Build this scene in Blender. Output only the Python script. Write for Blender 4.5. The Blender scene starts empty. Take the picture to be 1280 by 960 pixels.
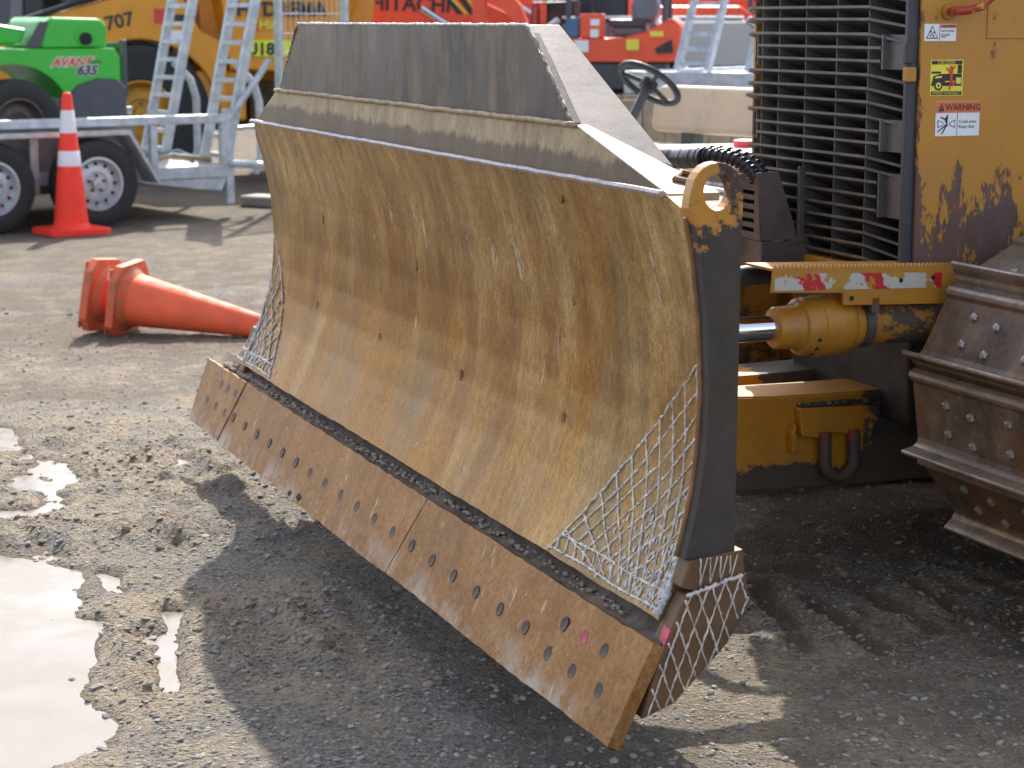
import bpy, bmesh, math, random
import numpy as np
from mathutils import Vector, Matrix, Euler
from mathutils.geometry import tessellate_polygon
random.seed(7)
R = math.radians
sc = bpy.context.scene
COL = sc.collection

# ------------------------------------------------------------------ camera, light, exposure
cam_d = bpy.data.cameras.new('camera')
cam = bpy.data.objects.new('camera', cam_d); COL.objects.link(cam); sc.camera = cam
cam.location = (0, 0, 1.45)
cam.rotation_euler = (R(90 - 9.926), 0, 0)
cam_d.sensor_width = 36.0; cam_d.lens = 73.1
cam_d.clip_start = 0.05; cam_d.clip_end = 2000
cam_d.dof.use_dof = True; cam_d.dof.focus_distance = 4.7; cam_d.dof.aperture_fstop = 7.5

SUN_EL, SUN_AZ = 42.5, 2.8            # the sun stands ahead of the camera, a little right
world = bpy.data.worlds.new('World'); sc.world = world; world.use_nodes = True
wn = world.node_tree
bg = wn.nodes['Background']
sky = wn.nodes.new('ShaderNodeTexSky'); sky.sky_type = 'NISHITA'; sky.sun_disc = False
sky.sun_elevation = R(SUN_EL); sky.sun_rotation = R(SUN_AZ)
sky.air_density = 0.75; sky.dust_density = 2.0; sky.ozone_density = 1.0
hs = wn.nodes.new('ShaderNodeHueSaturation'); hs.inputs['Saturation'].default_value = 0.6   # thin cloud: a whiter sky
wn.links.new(sky.outputs['Color'], hs.inputs['Color']); wn.links.new(hs.outputs['Color'], bg.inputs['Color']); bg.inputs['Strength'].default_value = 0.15
sun_d = bpy.data.lights.new('sun', 'SUN'); sun = bpy.data.objects.new('sun', sun_d); COL.objects.link(sun)
sun_d.energy = 2.7; sun_d.angle = R(0.6); sun_d.color = (1.0, 0.95, 0.87)
sd = Vector((math.sin(R(SUN_AZ)) * math.cos(R(SUN_EL)), math.cos(R(SUN_AZ)) * math.cos(R(SUN_EL)), math.sin(R(SUN_EL))))
sun.rotation_euler = sd.to_track_quat('Z', 'Y').to_euler(); sun.location = (0, 30, 40)
sc.view_settings.view_transform = 'Standard'; sc.view_settings.look = 'None'
sc.view_settings.exposure = 1.55; sc.view_settings.gamma = 1.0
sc.view_settings.use_curve_mapping = False
sc.render.engine = 'CYCLES'

# ------------------------------------------------------------------ material helpers
class NT:
    def __init__(s, name):
        s.m = bpy.data.materials.new(name); s.m.use_nodes = True
        s.t = s.m.node_tree; s.b = s.t.nodes['Principled BSDF']
        s.tc = s.t.nodes.new('ShaderNodeTexCoord')
    def link(s, a, b): s.t.links.new(a, b)
    def node(s, ty): return s.t.nodes.new(ty)
    def co(s, scale=(1, 1, 1), rot=(0, 0, 0), kind='Object', loc=(0, 0, 0)):
        n = s.node('ShaderNodeMapping'); s.link(s.tc.outputs[kind], n.inputs[0])
        n.inputs['Scale'].default_value = scale; n.inputs['Rotation'].default_value = rot; n.inputs['Location'].default_value = loc
        return n.outputs[0]
    def noise(s, scale, vec=None, detail=5, rough=0.6, dist=0.0):
        n = s.node('ShaderNodeTexNoise'); s.link(vec or s.tc.outputs['Object'], n.inputs['Vector'])
        n.inputs['Scale'].default_value = scale; n.inputs['Detail'].default_value = detail
        n.inputs['Roughness'].default_value = rough; n.inputs['Distortion'].default_value = dist
        return n.outputs['Fac']
    def voro(s, scale, vec=None, out='Distance', feature='F1', rnd=1.0):
        n = s.node('ShaderNodeTexVoronoi'); s.link(vec or s.tc.outputs['Object'], n.inputs['Vector'])
        n.feature = feature; n.inputs['Scale'].default_value = scale; n.inputs['Randomness'].default_value = rnd
        return n.outputs[out]
    def ramp(s, fac, stops):
        n = s.node('ShaderNodeValToRGB'); s.link(fac, n.inputs[0]); e = n.color_ramp.elements
        while len(e) < len(stops): e.new(0.5)
        for el, (p, c) in zip(e, stops):
            el.position = p; el.color = (c, c, c, 1) if not isinstance(c, tuple) else (*c, 1)
        return n.outputs[0]
    def mix(s, a, b, fac, mode='MIX'):
        n = s.node('ShaderNodeMix'); n.data_type = 'RGBA'; n.blend_type = mode
        for v, i in ((fac, 0), (a, 6), (b, 7)):
            if isinstance(v, tuple): n.inputs[i].default_value = (*v, 1)
            elif isinstance(v, (int, float)): n.inputs[i].default_value = v
            else: s.link(v, n.inputs[i])
        return n.outputs[2]
    def math(s, op, a, b=0.0, clamp=False):
        n = s.node('ShaderNodeMath'); n.operation = op; n.use_clamp = clamp
        for v, i in ((a, 0), (b, 1)):
            if isinstance(v, (int, float)): n.inputs[i].default_value = v
            else: s.link(v, n.inputs[i])
        return n.outputs[0]
    def axis(s, i, kind='Object'):
        n = s.node('ShaderNodeSeparateXYZ'); s.link(s.tc.outputs[kind], n.inputs[0]); return n.outputs[i]
    def rng(s, v, a, b, c=0.0, d=1.0):
        n = s.node('ShaderNodeMapRange'); s.link(v, n.inputs[0]); n.clamp = True
        for i, x in enumerate((a, b, c, d)): n.inputs[i + 1].default_value = x
        return n.outputs[0]
    def bump(s, h, dist=0.01, strength=1.0):
        n = s.node('ShaderNodeBump'); s.link(h, n.inputs['Height']); n.inputs['Distance'].default_value = dist
        n.inputs['Strength'].default_value = strength; s.link(n.outputs[0], s.b.inputs['Normal'])
    def fin(s, col, rough=0.5, metal=0.0, spec=None):
        for v, k in ((col, 'Base Color'), (rough, 'Roughness'), (metal, 'Metallic')):
            if isinstance(v, tuple): s.b.inputs[k].default_value = (*v, 1)
            elif isinstance(v, (int, float)): s.b.inputs[k].default_value = v
            else: s.link(v, s.b.inputs[k])
        if spec is not None: s.b.inputs['Specular IOR Level'].default_value = spec
        return s.m

def plain(name, col, rough=0.5, metal=0.0, var=0.18, scale=9.0, bump=0.0):
    n = NT(name)
    f = n.noise(scale, detail=6, rough=0.65)
    dark = tuple(c * (1 - var) for c in col); lite = tuple(min(1, c * (1 + var)) for c in col)
    c = n.ramp(f, [(0.3, dark), (0.7, lite)])
    rr = n.rng(n.noise(scale * 2.3, detail=4), 0.3, 0.7, max(0.02, rough - 0.1), min(1, rough + 0.12))
    if bump: n.bump(n.noise(scale * 12, detail=3), bump, 0.6)
    return n.fin(c, rr, metal)

def chipped(name, paint, under, scale=7.0, thr=0.56, soft=0.03, rough=0.45, dirt=(0.10, 0.08, 0.06), dirt_amt=0.35, stretch=(1, 1, 1), under_metal=0.0, grad=None, srot=(0, 0, 0)):
    """paint worn through to primer or steel; grad = (axis, from, to, amount) shifts the wear along one axis"""
    n = NT(name)
    v = n.co(stretch, srot)
    a = n.noise(scale, v, 8, 0.68); b = n.noise(scale * 4.3, v, 7, 0.75)
    w = n.math('ADD', n.math('MULTIPLY', a, 0.60), n.math('MULTIPLY', b, 0.40))
    if grad:
        for ax, g0, g1, am in grad: w = n.math('ADD', w, n.rng(n.axis(ax), g0, g1, 0.0, am))
    m = n.rng(w, thr, thr + soft)
    pv = n.noise(scale * 0.6, None, 4); pc = n.mix(tuple(c * 0.78 for c in paint), tuple(min(1, c * 1.15) for c in paint), pv)
    d = n.rng(n.noise(scale * 1.7, n.co((1, 1, 0.5)), 7, 0.7), 0.5, 0.75, 0, dirt_amt)
    pc = n.mix(pc, dirt, d)
    u2 = n.rng(n.noise(scale * 0.55, n.co(loc=(3, 1, 2)), 6, 0.65), 0.46, 0.62, 0, 0.5)
    uc = n.mix(tuple(c * 0.4 for c in under), tuple(c * 1.6 for c in under), n.noise(scale * 3, v, 6, 0.7))
    uc = n.mix(uc, (under[0] * 1.7, under[1] * 1.05, under[2] * 0.55), u2)
    c = n.mix(pc, uc, m)
    n.bump(n.math('ADD', n.math('MULTIPLY', m, -0.6), n.math('MULTIPLY', n.noise(scale * 14, None, 3), 0.3)), 0.002, 0.5)
    return n.fin(c, n.rng(m, 0, 1, rough, 0.7), n.math('MULTIPLY', m, under_metal))

M = {}
# --- worn blade steel: ochre rust film with pale scoured streaks, running down the curve (object space x = rearward, y = along, z = up)
def blade_mat():
    n = NT('blade_face')
    # streaks lean a little as they run down
    v = n.co((0.5, 4.2, 1.0), (R(10), 0, 0)); vf = n.co((1, 17, 2.6), (R(8), 0, 0))
    st = n.noise(1.6, v, 6, 0.66, 0.25); fs = n.noise(1.5, vf, 6, 0.7, 0.15); bigc = n.noise(1.3, None, 3, 0.5)
    iso = n.noise(5.5, n.co((1, 1.3, 0.8)), 7, 0.7)
    ochre = n.ramp(n.math('ADD', n.math('MULTIPLY', st, 0.35), n.math('MULTIPLY', iso, 0.65)), [(0.3, (0.155, 0.060, 0.008)), (0.5, (0.335, 0.152, 0.020)), (0.68, (0.49, 0.25, 0.045))])
    tan = n.ramp(n.math('ADD', n.math('MULTIPLY', fs, 0.5), n.math('MULTIPLY', iso, 0.5)), [(0.36, (0.27, 0.140, 0.031)), (0.60, (0.70, 0.50, 0.24))])
    # scoured paler towards the top edge and in long patches
    z = n.axis(2); y = n.axis(1)
    k = n.math('ADD', n.math('ADD', n.rng(z, 0.72, 1.14, 0, 0.30), n.rng(y, 0.55, 0.0, 0, 0.20)), n.rng(y, 2.3, 3.2, 0, 0.12))
    k = n.math('ADD', k, n.math('SUBTRACT', n.math('ADD', n.math('MULTIPLY', st, 0.7), n.math('MULTIPLY', bigc, 0.7)), 0.50))
    c = n.mix(ochre, tan, n.rng(k, 0.22, 0.60))
    grey = n.rng(n.math('ADD', n.noise(1.9, n.co((1, 1.6, 0.8)), 4), n.rng(y, 0.6, 0.0, 0, 0.12)), 0.54, 0.72, 0, 0.7)
    c = n.mix(c, (0.215, 0.165, 0.088), grey)
    fine = n.noise(75, n.co((1, 1.3, 0.6), (R(10), 0, 0)), 5, 0.8)
    c = n.mix(c, n.ramp(fine, [(0.34, 0.25), (0.60, 1.0)]), 0.6, 'MULTIPLY')
    gr2 = n.noise(260, n.co((1, 1.2, 0.8)), 4, 0.85); c = n.mix(c, n.ramp(gr2, [(0.36, 0.30), (0.58, 1.25)]), 0.6, 'MULTIPLY')
    brown = n.rng(n.noise(2.4, n.co((1, 4.5, 0.8), (R(9), 0, 0)), 6, 0.65), 0.58, 0.74, 0, 0.5)
    c = n.mix(c, (0.085, 0.036, 0.008), n.math('MULTIPLY', brown, n.rng(z, 0.6, 0.85, 0.3, 1.0)))
    # chips down to pale bare metal, ragged, in upright clusters around mid height
    cl = n.noise(2.1, n.co((1, 5.0, 1.5), (R(8), 0, 0), loc=(0.3, 1.7, 0.4)), 3, 0.5)
    ch = n.noise(22, n.co((1, 1.6, 0.6)), 6, 0.75)
    band = n.math('MULTIPLY', n.rng(z, 0.5, 0.72), n.rng(z, 1.12, 0.98))
    at_ = n.node('ShaderNodeAttribute'); at_.attribute_name = 'chip'; ca = at_.outputs['Fac']
    chn = n.noise(34, n.co((1, 1.5, 0.55), (R(7), 0, 0)), 7, 0.78)
    chip = n.rng(n.math('ADD', n.math('MULTIPLY', ca, 0.15), chn), 0.62, 0.66); chip = n.math('MULTIPLY', chip, n.rng(ca, 0.12, 0.4))
    sc2 = n.math('MULTIPLY', n.rng(n.noise(9, n.co((1, 10, 0.7), (R(10), 0, 0)), 5, 0.7), 0.66, 0.69), n.rng(bigc, 0.42, 0.6))
    chip2 = n.math('MAXIMUM', chip, n.math('MULTIPLY', sc2, 0.45))
    c = n.mix(c, (0.55, 0.47, 0.34), n.math('MULTIPLY', chip2, 0.85))
    hole = n.math('MULTIPLY', n.rng(n.noise(40, n.co((1, 1.3, 0.6), loc=(2, 5, 1)), 5, 0.75), 0.56, 0.60), n.rng(ca, 0.45, 0.8))
    c = n.mix(c, (0.06, 0.04, 0.03), n.math('MULTIPLY', hole, 0.85))
    n.bump(n.math('ADD', n.math('MULTIPLY', fine, 0.3), n.math('MULTIPLY', chip2, -0.8)), 0.003, 0.7)
    return n.fin(c, n.rng(iso, 0.3, 0.7, 0.34, 0.54), 0.6, 0.25)
M['blade'] = blade_mat()
def edge_mat():
    n = NT('cutting_edge_steel')
    v = n.co((1, 6, 1.0), (R(-25), 0, 0))
    a = n.noise(2.2, v, 6, 0.65); f = n.noise(85, None, 4, 0.75)
    a = n.math('ADD', n.math('MULTIPLY', a, 0.4), n.math('MULTIPLY', n.noise(7, None, 7, 0.7), 0.6))
    c = n.ramp(a, [(0.32, (0.175, 0.075, 0.021)), (0.5, (0.32, 0.155, 0.050)), (0.68, (0.45, 0.26, 0.115))])
    c = n.mix(c, n.ramp(f, [(0.34, 0.3), (0.6, 1.0)]), 0.55, 'MULTIPLY')
    z = n.axis(2)
    low = n.math('MULTIPLY', n.rng(z, 0.235, 0.165), n.rng(n.noise(9, None, 6, 0.7), 0.46, 0.62))
    c = n.mix(c, (0.46, 0.42, 0.38), n.math('MULTIPLY', low, 0.75))
    scr = n.math('MULTIPLY', n.rng(n.noise(8, n.co((1, 5, 1.2), (R(-28), 0, 0)), 7, 0.75), 0.62, 0.67), 0.7)
    c = n.mix(c, (0.60, 0.52, 0.42), scr)
    n.bump(n.math('ADD', n.math('MULTIPLY', f, 0.3), n.noise(22, None, 4)), 0.002, 0.5)
    return n.fin(c, n.rng(a, 0.3, 0.7, 0.48, 0.66), 0.5, 0.25)
M['cut'] = edge_mat()
def guard_mat(name, a, b, cpale, amt, metal=0.45, rough=0.45):
    n = NT(name)
    v = n.co((1, 4.0, 1.3)); s1 = n.math('ADD', n.math('MULTIPLY', n.noise(2.6, v, 8, 0.75, 0.2), 0.6), n.math('MULTIPLY', n.noise(9, n.co((1, 1.6, 1)), 7, 0.72), 0.4)); s2 = n.noise(2.3, n.co((1, 2.2, 1.0)), 4, 0.6)
    c = n.mix(n.ramp(s1, [(0.35, a), (0.65, b)]), cpale, n.rng(n.math('ADD', n.math('MULTIPLY', s1, 0.5), n.math('MULTIPLY', s2, 0.6)), 0.54, 0.68, 0, amt))
    f = n.noise(150, n.co((1, 1.6, 0.8)), 5, 0.8)
    c = n.mix(c, n.ramp(f, [(0.3, 0.55), (0.7, 1.0)]), 0.4, 'MULTIPLY')
    n.bump(f, 0.0015, 0.4)
    return n.fin(c, n.rng(s2, 0.3, 0.7, rough - 0.08, rough + 0.12), metal)
M['guard'] = guard_mat('spill_guard_steel', (0.022, 0.016, 0.014), (0.085, 0.063, 0.050), (0.185, 0.130, 0.082), 0.9)
M['lip_plain'] = guard_mat('top_lip_plain', (0.095, 0.066, 0.040), (0.15, 0.11, 0.068), (0.28, 0.225, 0.14), 0.9, 0.3)
def lip_mat():
    n = NT('top_lip_steel'); v = n.co((1, 3.0, 1.4)); a = n.noise(3.2, v, 7, 0.7); f = n.noise(95, n.co((1, 1.5, 0.7)), 5, 0.75)
    pale = n.ramp(n.noise(6, n.co((1, 2.5, 1)), 7, 0.72), [(0.3, (0.20, 0.130, 0.060)), (0.7, (0.47, 0.36, 0.205))])
    low = n.ramp(a, [(0.3, (0.10, 0.063, 0.034)), (0.7, (0.165, 0.115, 0.07))])
    k = n.rng(n.math('ADD', n.math('ADD', n.axis(2), n.math('MULTIPLY', n.math('SUBTRACT', a, 0.5), 0.09)), n.rng(n.axis(1), 2.8, 0.6, -0.012, 0.004)), 1.186, 1.200)
    c = n.mix(low, pale, k); c = n.mix(c, n.ramp(f, [(0.3, 0.4), (0.65, 1.0)]), 0.5, 'MULTIPLY'); n.bump(f, 0.0015, 0.5)
    return n.fin(c, 0.55, 0.3, 0.3)
M['lip'] = lip_mat()
M['flange'] = guard_mat('flange_steel', (0.20, 0.175, 0.155), (0.34, 0.305, 0.27), (0.40, 0.31, 0.20), 0.6, 0.4, 0.5)
M['cream'] = guard_mat('flange_primer', (0.30, 0.235, 0.15), (0.40, 0.33, 0.22), (0.46, 0.39, 0.29), 0.6, 0.1, 0.5)
M['darksteel'] = guard_mat('dark_worn_steel', (0.05, 0.045, 0.045), (0.10, 0.09, 0.09), (0.17, 0.135, 0.10), 0.5, 0.5, 0.4)
M['cheek'] = guard_mat('wear_cheek_steel', (0.055, 0.033, 0.022), (0.135, 0.074, 0.038), (0.24, 0.12, 0.042), 0.8, 0.4, 0.5)
M['groove'] = guard_mat('dirty_ledge_steel', (0.035, 0.022, 0.016), (0.115, 0.070, 0.045), (0.20, 0.15, 0.115), 0.8, 0.15, 0.75)
M['weld'] = plain('bare_weld_bead', (0.50, 0.455, 0.40), 0.45, 0.25, 0.5, 45)
M['frost_and_sheen'] = plain('pale_spatter_and_sheen', (0.46, 0.45, 0.44), 0.45, 0.1, 0.4, 60, 0.002)  # spatter tone; also painted sheen at the corner and sunlit guard edge
M['rust'] = plain('rust_brown', (0.20, 0.095, 0.032), 0.7, 0.1, 0.4, 14, 0.002)
M['bolt'] = plain('dark_bolt_steel', (0.060, 0.045, 0.036), 0.55, 0.4, 0.3, 60)
M['bolt_red'] = plain('red_marked_bolt', (0.38, 0.03, 0.05), 0.5, 0.1, 0.4, 80)
M['redmark'] = plain('red_marker_paint', (0.48, 0.03, 0.08), 0.45, 0.0, 0.5, 60)
YEL = (0.46, 0.195, 0.012)
M['eye'] = chipped('worn_yellow_end_plate', YEL, (0.060, 0.052, 0.048), 6.5, 0.545, 0.03, 0.4, under_metal=0.5,
                   grad=[(2, 1.13, 1.02, 0.17), (0, 0.195, 0.22, 0.10)])
M['panel'] = chipped('worn_yellow_hood', (0.47, 0.205, 0.018), (0.105, 0.062, 0.050), 8.0, 0.60, 0.02, 0.42, dirt=(0.22, 0.17, 0.11), dirt_amt=0.25, stretch=(1.7, 1, 0.6), srot=(0, R(28), 0),
                     grad=[(2, 1.13, 0.95, 0.16), (2, 0.93, 0.80, 0.02), (0, 1.352, 1.336, 0.10)])
M['beam'] = chipped('worn_yellow_beam', (0.45, 0.195, 0.013), (0.068, 0.060, 0.057), 5.0, 0.60, 0.025, 0.45, dirt_amt=0.5, under_metal=0.3,
                    grad=[(0, 1.10, 1.20, 0.24), (2, 0.41, 0.33, 0.24)])
M['cyl'] = chipped('worn_yellow_cylinder', (0.42, 0.185, 0.020), (0.085, 0.058, 0.045), 9.0, 0.56, 0.04, 0.45, dirt_amt=0.4,
                   grad=[(0, 1.14, 1.32, 0.14)])
M['gland'] = chipped('yellow_gland', (0.43, 0.195, 0.018), (0.11, 0.075, 0.048), 11.0, 0.63, 0.04, 0.4, dirt_amt=0.45)
M['yellow'] = chipped('dirty_yellow', (0.43, 0.19, 0.016), (0.07, 0.055, 0.05), 8.0, 0.60, 0.03, 0.5, dirt_amt=0.6)
M['grime'] = chipped('grimy_frame', (0.23, 0.135, 0.03), (0.035, 0.03, 0.028), 5.0, 0.50, 0.06, 0.7, dirt=(0.04, 0.035, 0.03), dirt_amt=0.8)
M['belly_dark'] = plain('dark_belly_frame', (0.018, 0.015, 0.012), 0.7, 0, 0.4)  # one near-black tone for the whole belly frame
M['chrome'] = NT('chrome_rod').fin((0.80, 0.82, 0.85), 0.07, 1.0)
M['louver'] = guard_mat('louver_black', (0.085, 0.08, 0.078), (0.14, 0.132, 0.127), (0.22, 0.205, 0.19), 0.7, 0.2, 0.5)
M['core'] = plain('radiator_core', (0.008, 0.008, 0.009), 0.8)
M['blackpaint'] = plain('black_frame_paint', (0.045, 0.047, 0.052), 0.45, 0.1)
M['steer'] = plain('steering_black', (0.006, 0.006, 0.007), 0.6, 0, 0.2)
M['rubber'] = plain('black_rubber', (0.022, 0.022, 0.024), 0.55, 0, 0.3, 30)
M['hose'] = plain('hose_guard_plastic', (0.030, 0.031, 0.036), 0.35, 0, 0.25, 40)
M['boxsteel'] = guard_mat('bracket_steel', (0.075, 0.055, 0.048), (0.13, 0.10, 0.09), (0.20, 0.14, 0.10), 0.5, 0.3, 0.55)
def shoe_mat():
    n = NT('track_shoe_steel'); oi = n.node('ShaderNodeObjectInfo'); v = n.node('ShaderNodeVectorMath'); v.operation = 'ADD'
    n.link(n.tc.outputs['Object'], v.inputs[0]); n.link(oi.outputs['Random'], v.inputs[1]); v = v.outputs[0]
    a = n.noise(7, v, 8, 0.72); b = n.noise(3.0, v, 5, 0.6); f = n.noise(90, v, 4, 0.75)
    c = n.ramp(a, [(0.34, (0.050, 0.034, 0.025)), (0.5, (0.125, 0.088, 0.062)), (0.66, (0.24, 0.185, 0.14))])
    c = n.mix(c, (0.215, 0.088, 0.030), n.rng(b, 0.44, 0.62, 0, 0.9))
    c = n.mix(c, (0.22, 0.19, 0.16), n.rng(n.noise(5, v, 7, 0.7), 0.55, 0.7, 0, 0.6))
    z = n.axis(2); tip = n.math('MAXIMUM', n.rng(z, 0.045, 0.064), n.math('MULTIPLY', n.rng(z, 0.019, 0.025), n.rng(z, 0.035, 0.028)))
    tip = n.math('MULTIPLY', tip, n.rng(a, 0.35, 0.6, 0.3, 1.0)); c = n.mix(c, (0.40, 0.36, 0.33), tip)
    ge = n.node('ShaderNodeNewGeometry'); sx_ = n.node('ShaderNodeSeparateXYZ'); n.link(ge.outputs['Normal'], sx_.inputs[0])
    c = n.mix(c, (0.27, 0.225, 0.175), n.math('MULTIPLY', n.rng(sx_.outputs[2], 0.35, 0.9), n.rng(n.noise(16, v, 6, 0.7), 0.38, 0.6, 0.1, 0.8)))
    c = n.mix(c, n.ramp(f, [(0.3, 0.5), (0.65, 1.0)]), 0.5, 'MULTIPLY')
    n.bump(n.math('ADD', a, n.math('MULTIPLY', f, 0.3)), 0.004, 0.6)
    return n.fin(c, n.rng(tip, 0, 1, 0.62, 0.36), n.rng(tip, 0, 1, 0.2, 0.7))
M['shoe'] = shoe_mat()
M['shoebolt'] = plain('polished_bolt', (0.30, 0.28, 0.26), 0.4, 0.6, 0.3, 60)
def shackle_mat():
    return chipped('shackle_paint', (0.30, 0.02, 0.02), (0.085, 0.07, 0.065), 16, 0.5, 0.04, 0.5, grad=[(2, 0.455, 0.40, 0.3)], under_metal=0.4)
M['shackle'] = shackle_mat()
def tape_mat():
    n = NT('worn_red_white_tape')
    u = n.math('ADD', n.axis(0), n.math('MULTIPLY', n.axis(2), 0.6))
    sblk = n.rng(n.math('ADD', n.math('SINE', n.math('MULTIPLY', n.math('ADD', u, 0.03), 34.0)), n.math('MULTIPLY', n.math('SUBTRACT', n.noise(14, None, 5, 0.7), 0.5), 3.2)), 0.35, 0.4)
    w = n.noise(19, None, 6, 0.65)
    c = n.mix((0.47, 0.44, 0.39), (0.46, 0.013, 0.017), n.math('MULTIPLY', sblk, n.rng(n.noise(26, None, 5, 0.7), 0.42, 0.45)))
    c = n.mix(c, (0.40, 0.21, 0.03), n.rng(w, 0.515, 0.53))
    return n.fin(c, 0.45)
M['tape'] = tape_mat()
M['white'] = plain('sticker_white', (0.72, 0.73, 0.74), 0.4, 0, 0.06)
M['black'] = plain('sticker_black', (0.02, 0.02, 0.02), 0.5, 0, 0.2)
M['orangelab'] = plain('sticker_orange', (0.62, 0.13, 0.04), 0.45, 0, 0.1)
M['yellowlab'] = plain('sticker_yellow', (0.75, 0.62, 0.05), 0.45, 0, 0.1)
M['redlab'] = plain('sticker_red', (0.60, 0.04, 0.03), 0.45, 0, 0.1)
M['navy'] = plain('sticker_navy', (0.02, 0.025, 0.06), 0.5, 0, 0.1)
# background
M['conered'] = plain('cone_fluorescent_red', (0.90, 0.040, 0.014), 0.65, 0, 0.08, 6)
M['coneold'] = plain('faded_cone_orange', (0.84, 0.125, 0.045), 0.65, 0, 0.14, 7)
M['conedirty'] = chipped('muddy_cone_base', (0.70, 0.13, 0.05), (0.26, 0.155, 0.085), 9, 0.47, 0.12, 0.7, under_metal=0)
M['sleeve'] = plain('reflective_sleeve', (0.74, 0.66, 0.68), 0.45, 0, 0.06)
M['galv'] = plain('galvanised_steel', (0.42, 0.45, 0.48), 0.45, 0.35, 0.3, 12)
M['galvdark'] = plain('dull_grey_board', (0.22, 0.20, 0.185), 0.7, 0, 0.25, 8)  # even brown-grey for side board, gate feet and skids
M['ply'] = plain('trailer_deck_ply', (0.40, 0.37, 0.34), 0.65, 0, 0.25, 6)
M['tyre'] = plain('tyre_rubber', (0.022, 0.022, 0.024), 0.75, 0, 0.25, 30, 0.002)
M['rim'] = plain('silver_rim', (0.48, 0.50, 0.53), 0.4, 0.5, 0.1)
M['hole'] = plain('rim_hole_dark', (0.012, 0.012, 0.012), 0.8)
M['green'] = plain('loader_green', (0.035, 0.42, 0.035), 0.3, 0, 0.06, 4)
M['charcoal'] = plain('charcoal_plastic', (0.055, 0.062, 0.075), 0.5, 0, 0.12)
M['dumper'] = plain('dumper_yellow', (0.66, 0.265, 0.010), 0.4, 0, 0.12, 4)
M['dumperrim'] = plain('dumper_rim', (0.50, 0.24, 0.02), 0.5, 0, 0.2)
M['brown'] = plain('dirty_chassis', (0.085, 0.05, 0.025), 0.75, 0, 0.35)
M['hivis'] = plain('hi_vis_plate', (0.72, 0.80, 0.03), 0.5, 0, 0.05)
M['orange'] = plain('excavator_orange', (0.78, 0.075, 0.018), 0.36, 0, 0.1, 5)
M['greyseat'] = plain('grey_seat_vinyl', (0.13, 0.14, 0.165), 0.5, 0, 0.12)
M['tanseat'] = chipped('tan_seat_vinyl', (0.46, 0.36, 0.25), (0.34, 0.26, 0.18), 5, 0.55, 0.2, 0.5, dirt_amt=0.2)
M['whitecar'] = plain('white_car_paint', (0.72, 0.74, 0.76), 0.25, 0, 0.04)
M['taillight'] = plain('red_tail_light', (0.55, 0.02, 0.05), 0.2)
M['glass'] = plain('dark_glass', (0.02, 0.025, 0.03), 0.08)
M['timber'] = plain('weathered_timber', (0.30, 0.235, 0.165), 0.75, 0, 0.3, 12)
M['shed'] = plain('charcoal_cladding', (0.035, 0.038, 0.045), 0.6, 0.1, 0.2)
M['shedlight'] = plain('shed_grey', (0.16, 0.17, 0.18), 0.6, 0, 0.15)
M['blue'] = plain('blue_panel', (0.05, 0.14, 0.25), 0.5)
M['teal'] = plain('teal_sign', (0.10, 0.55, 0.40), 0.5)

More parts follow.
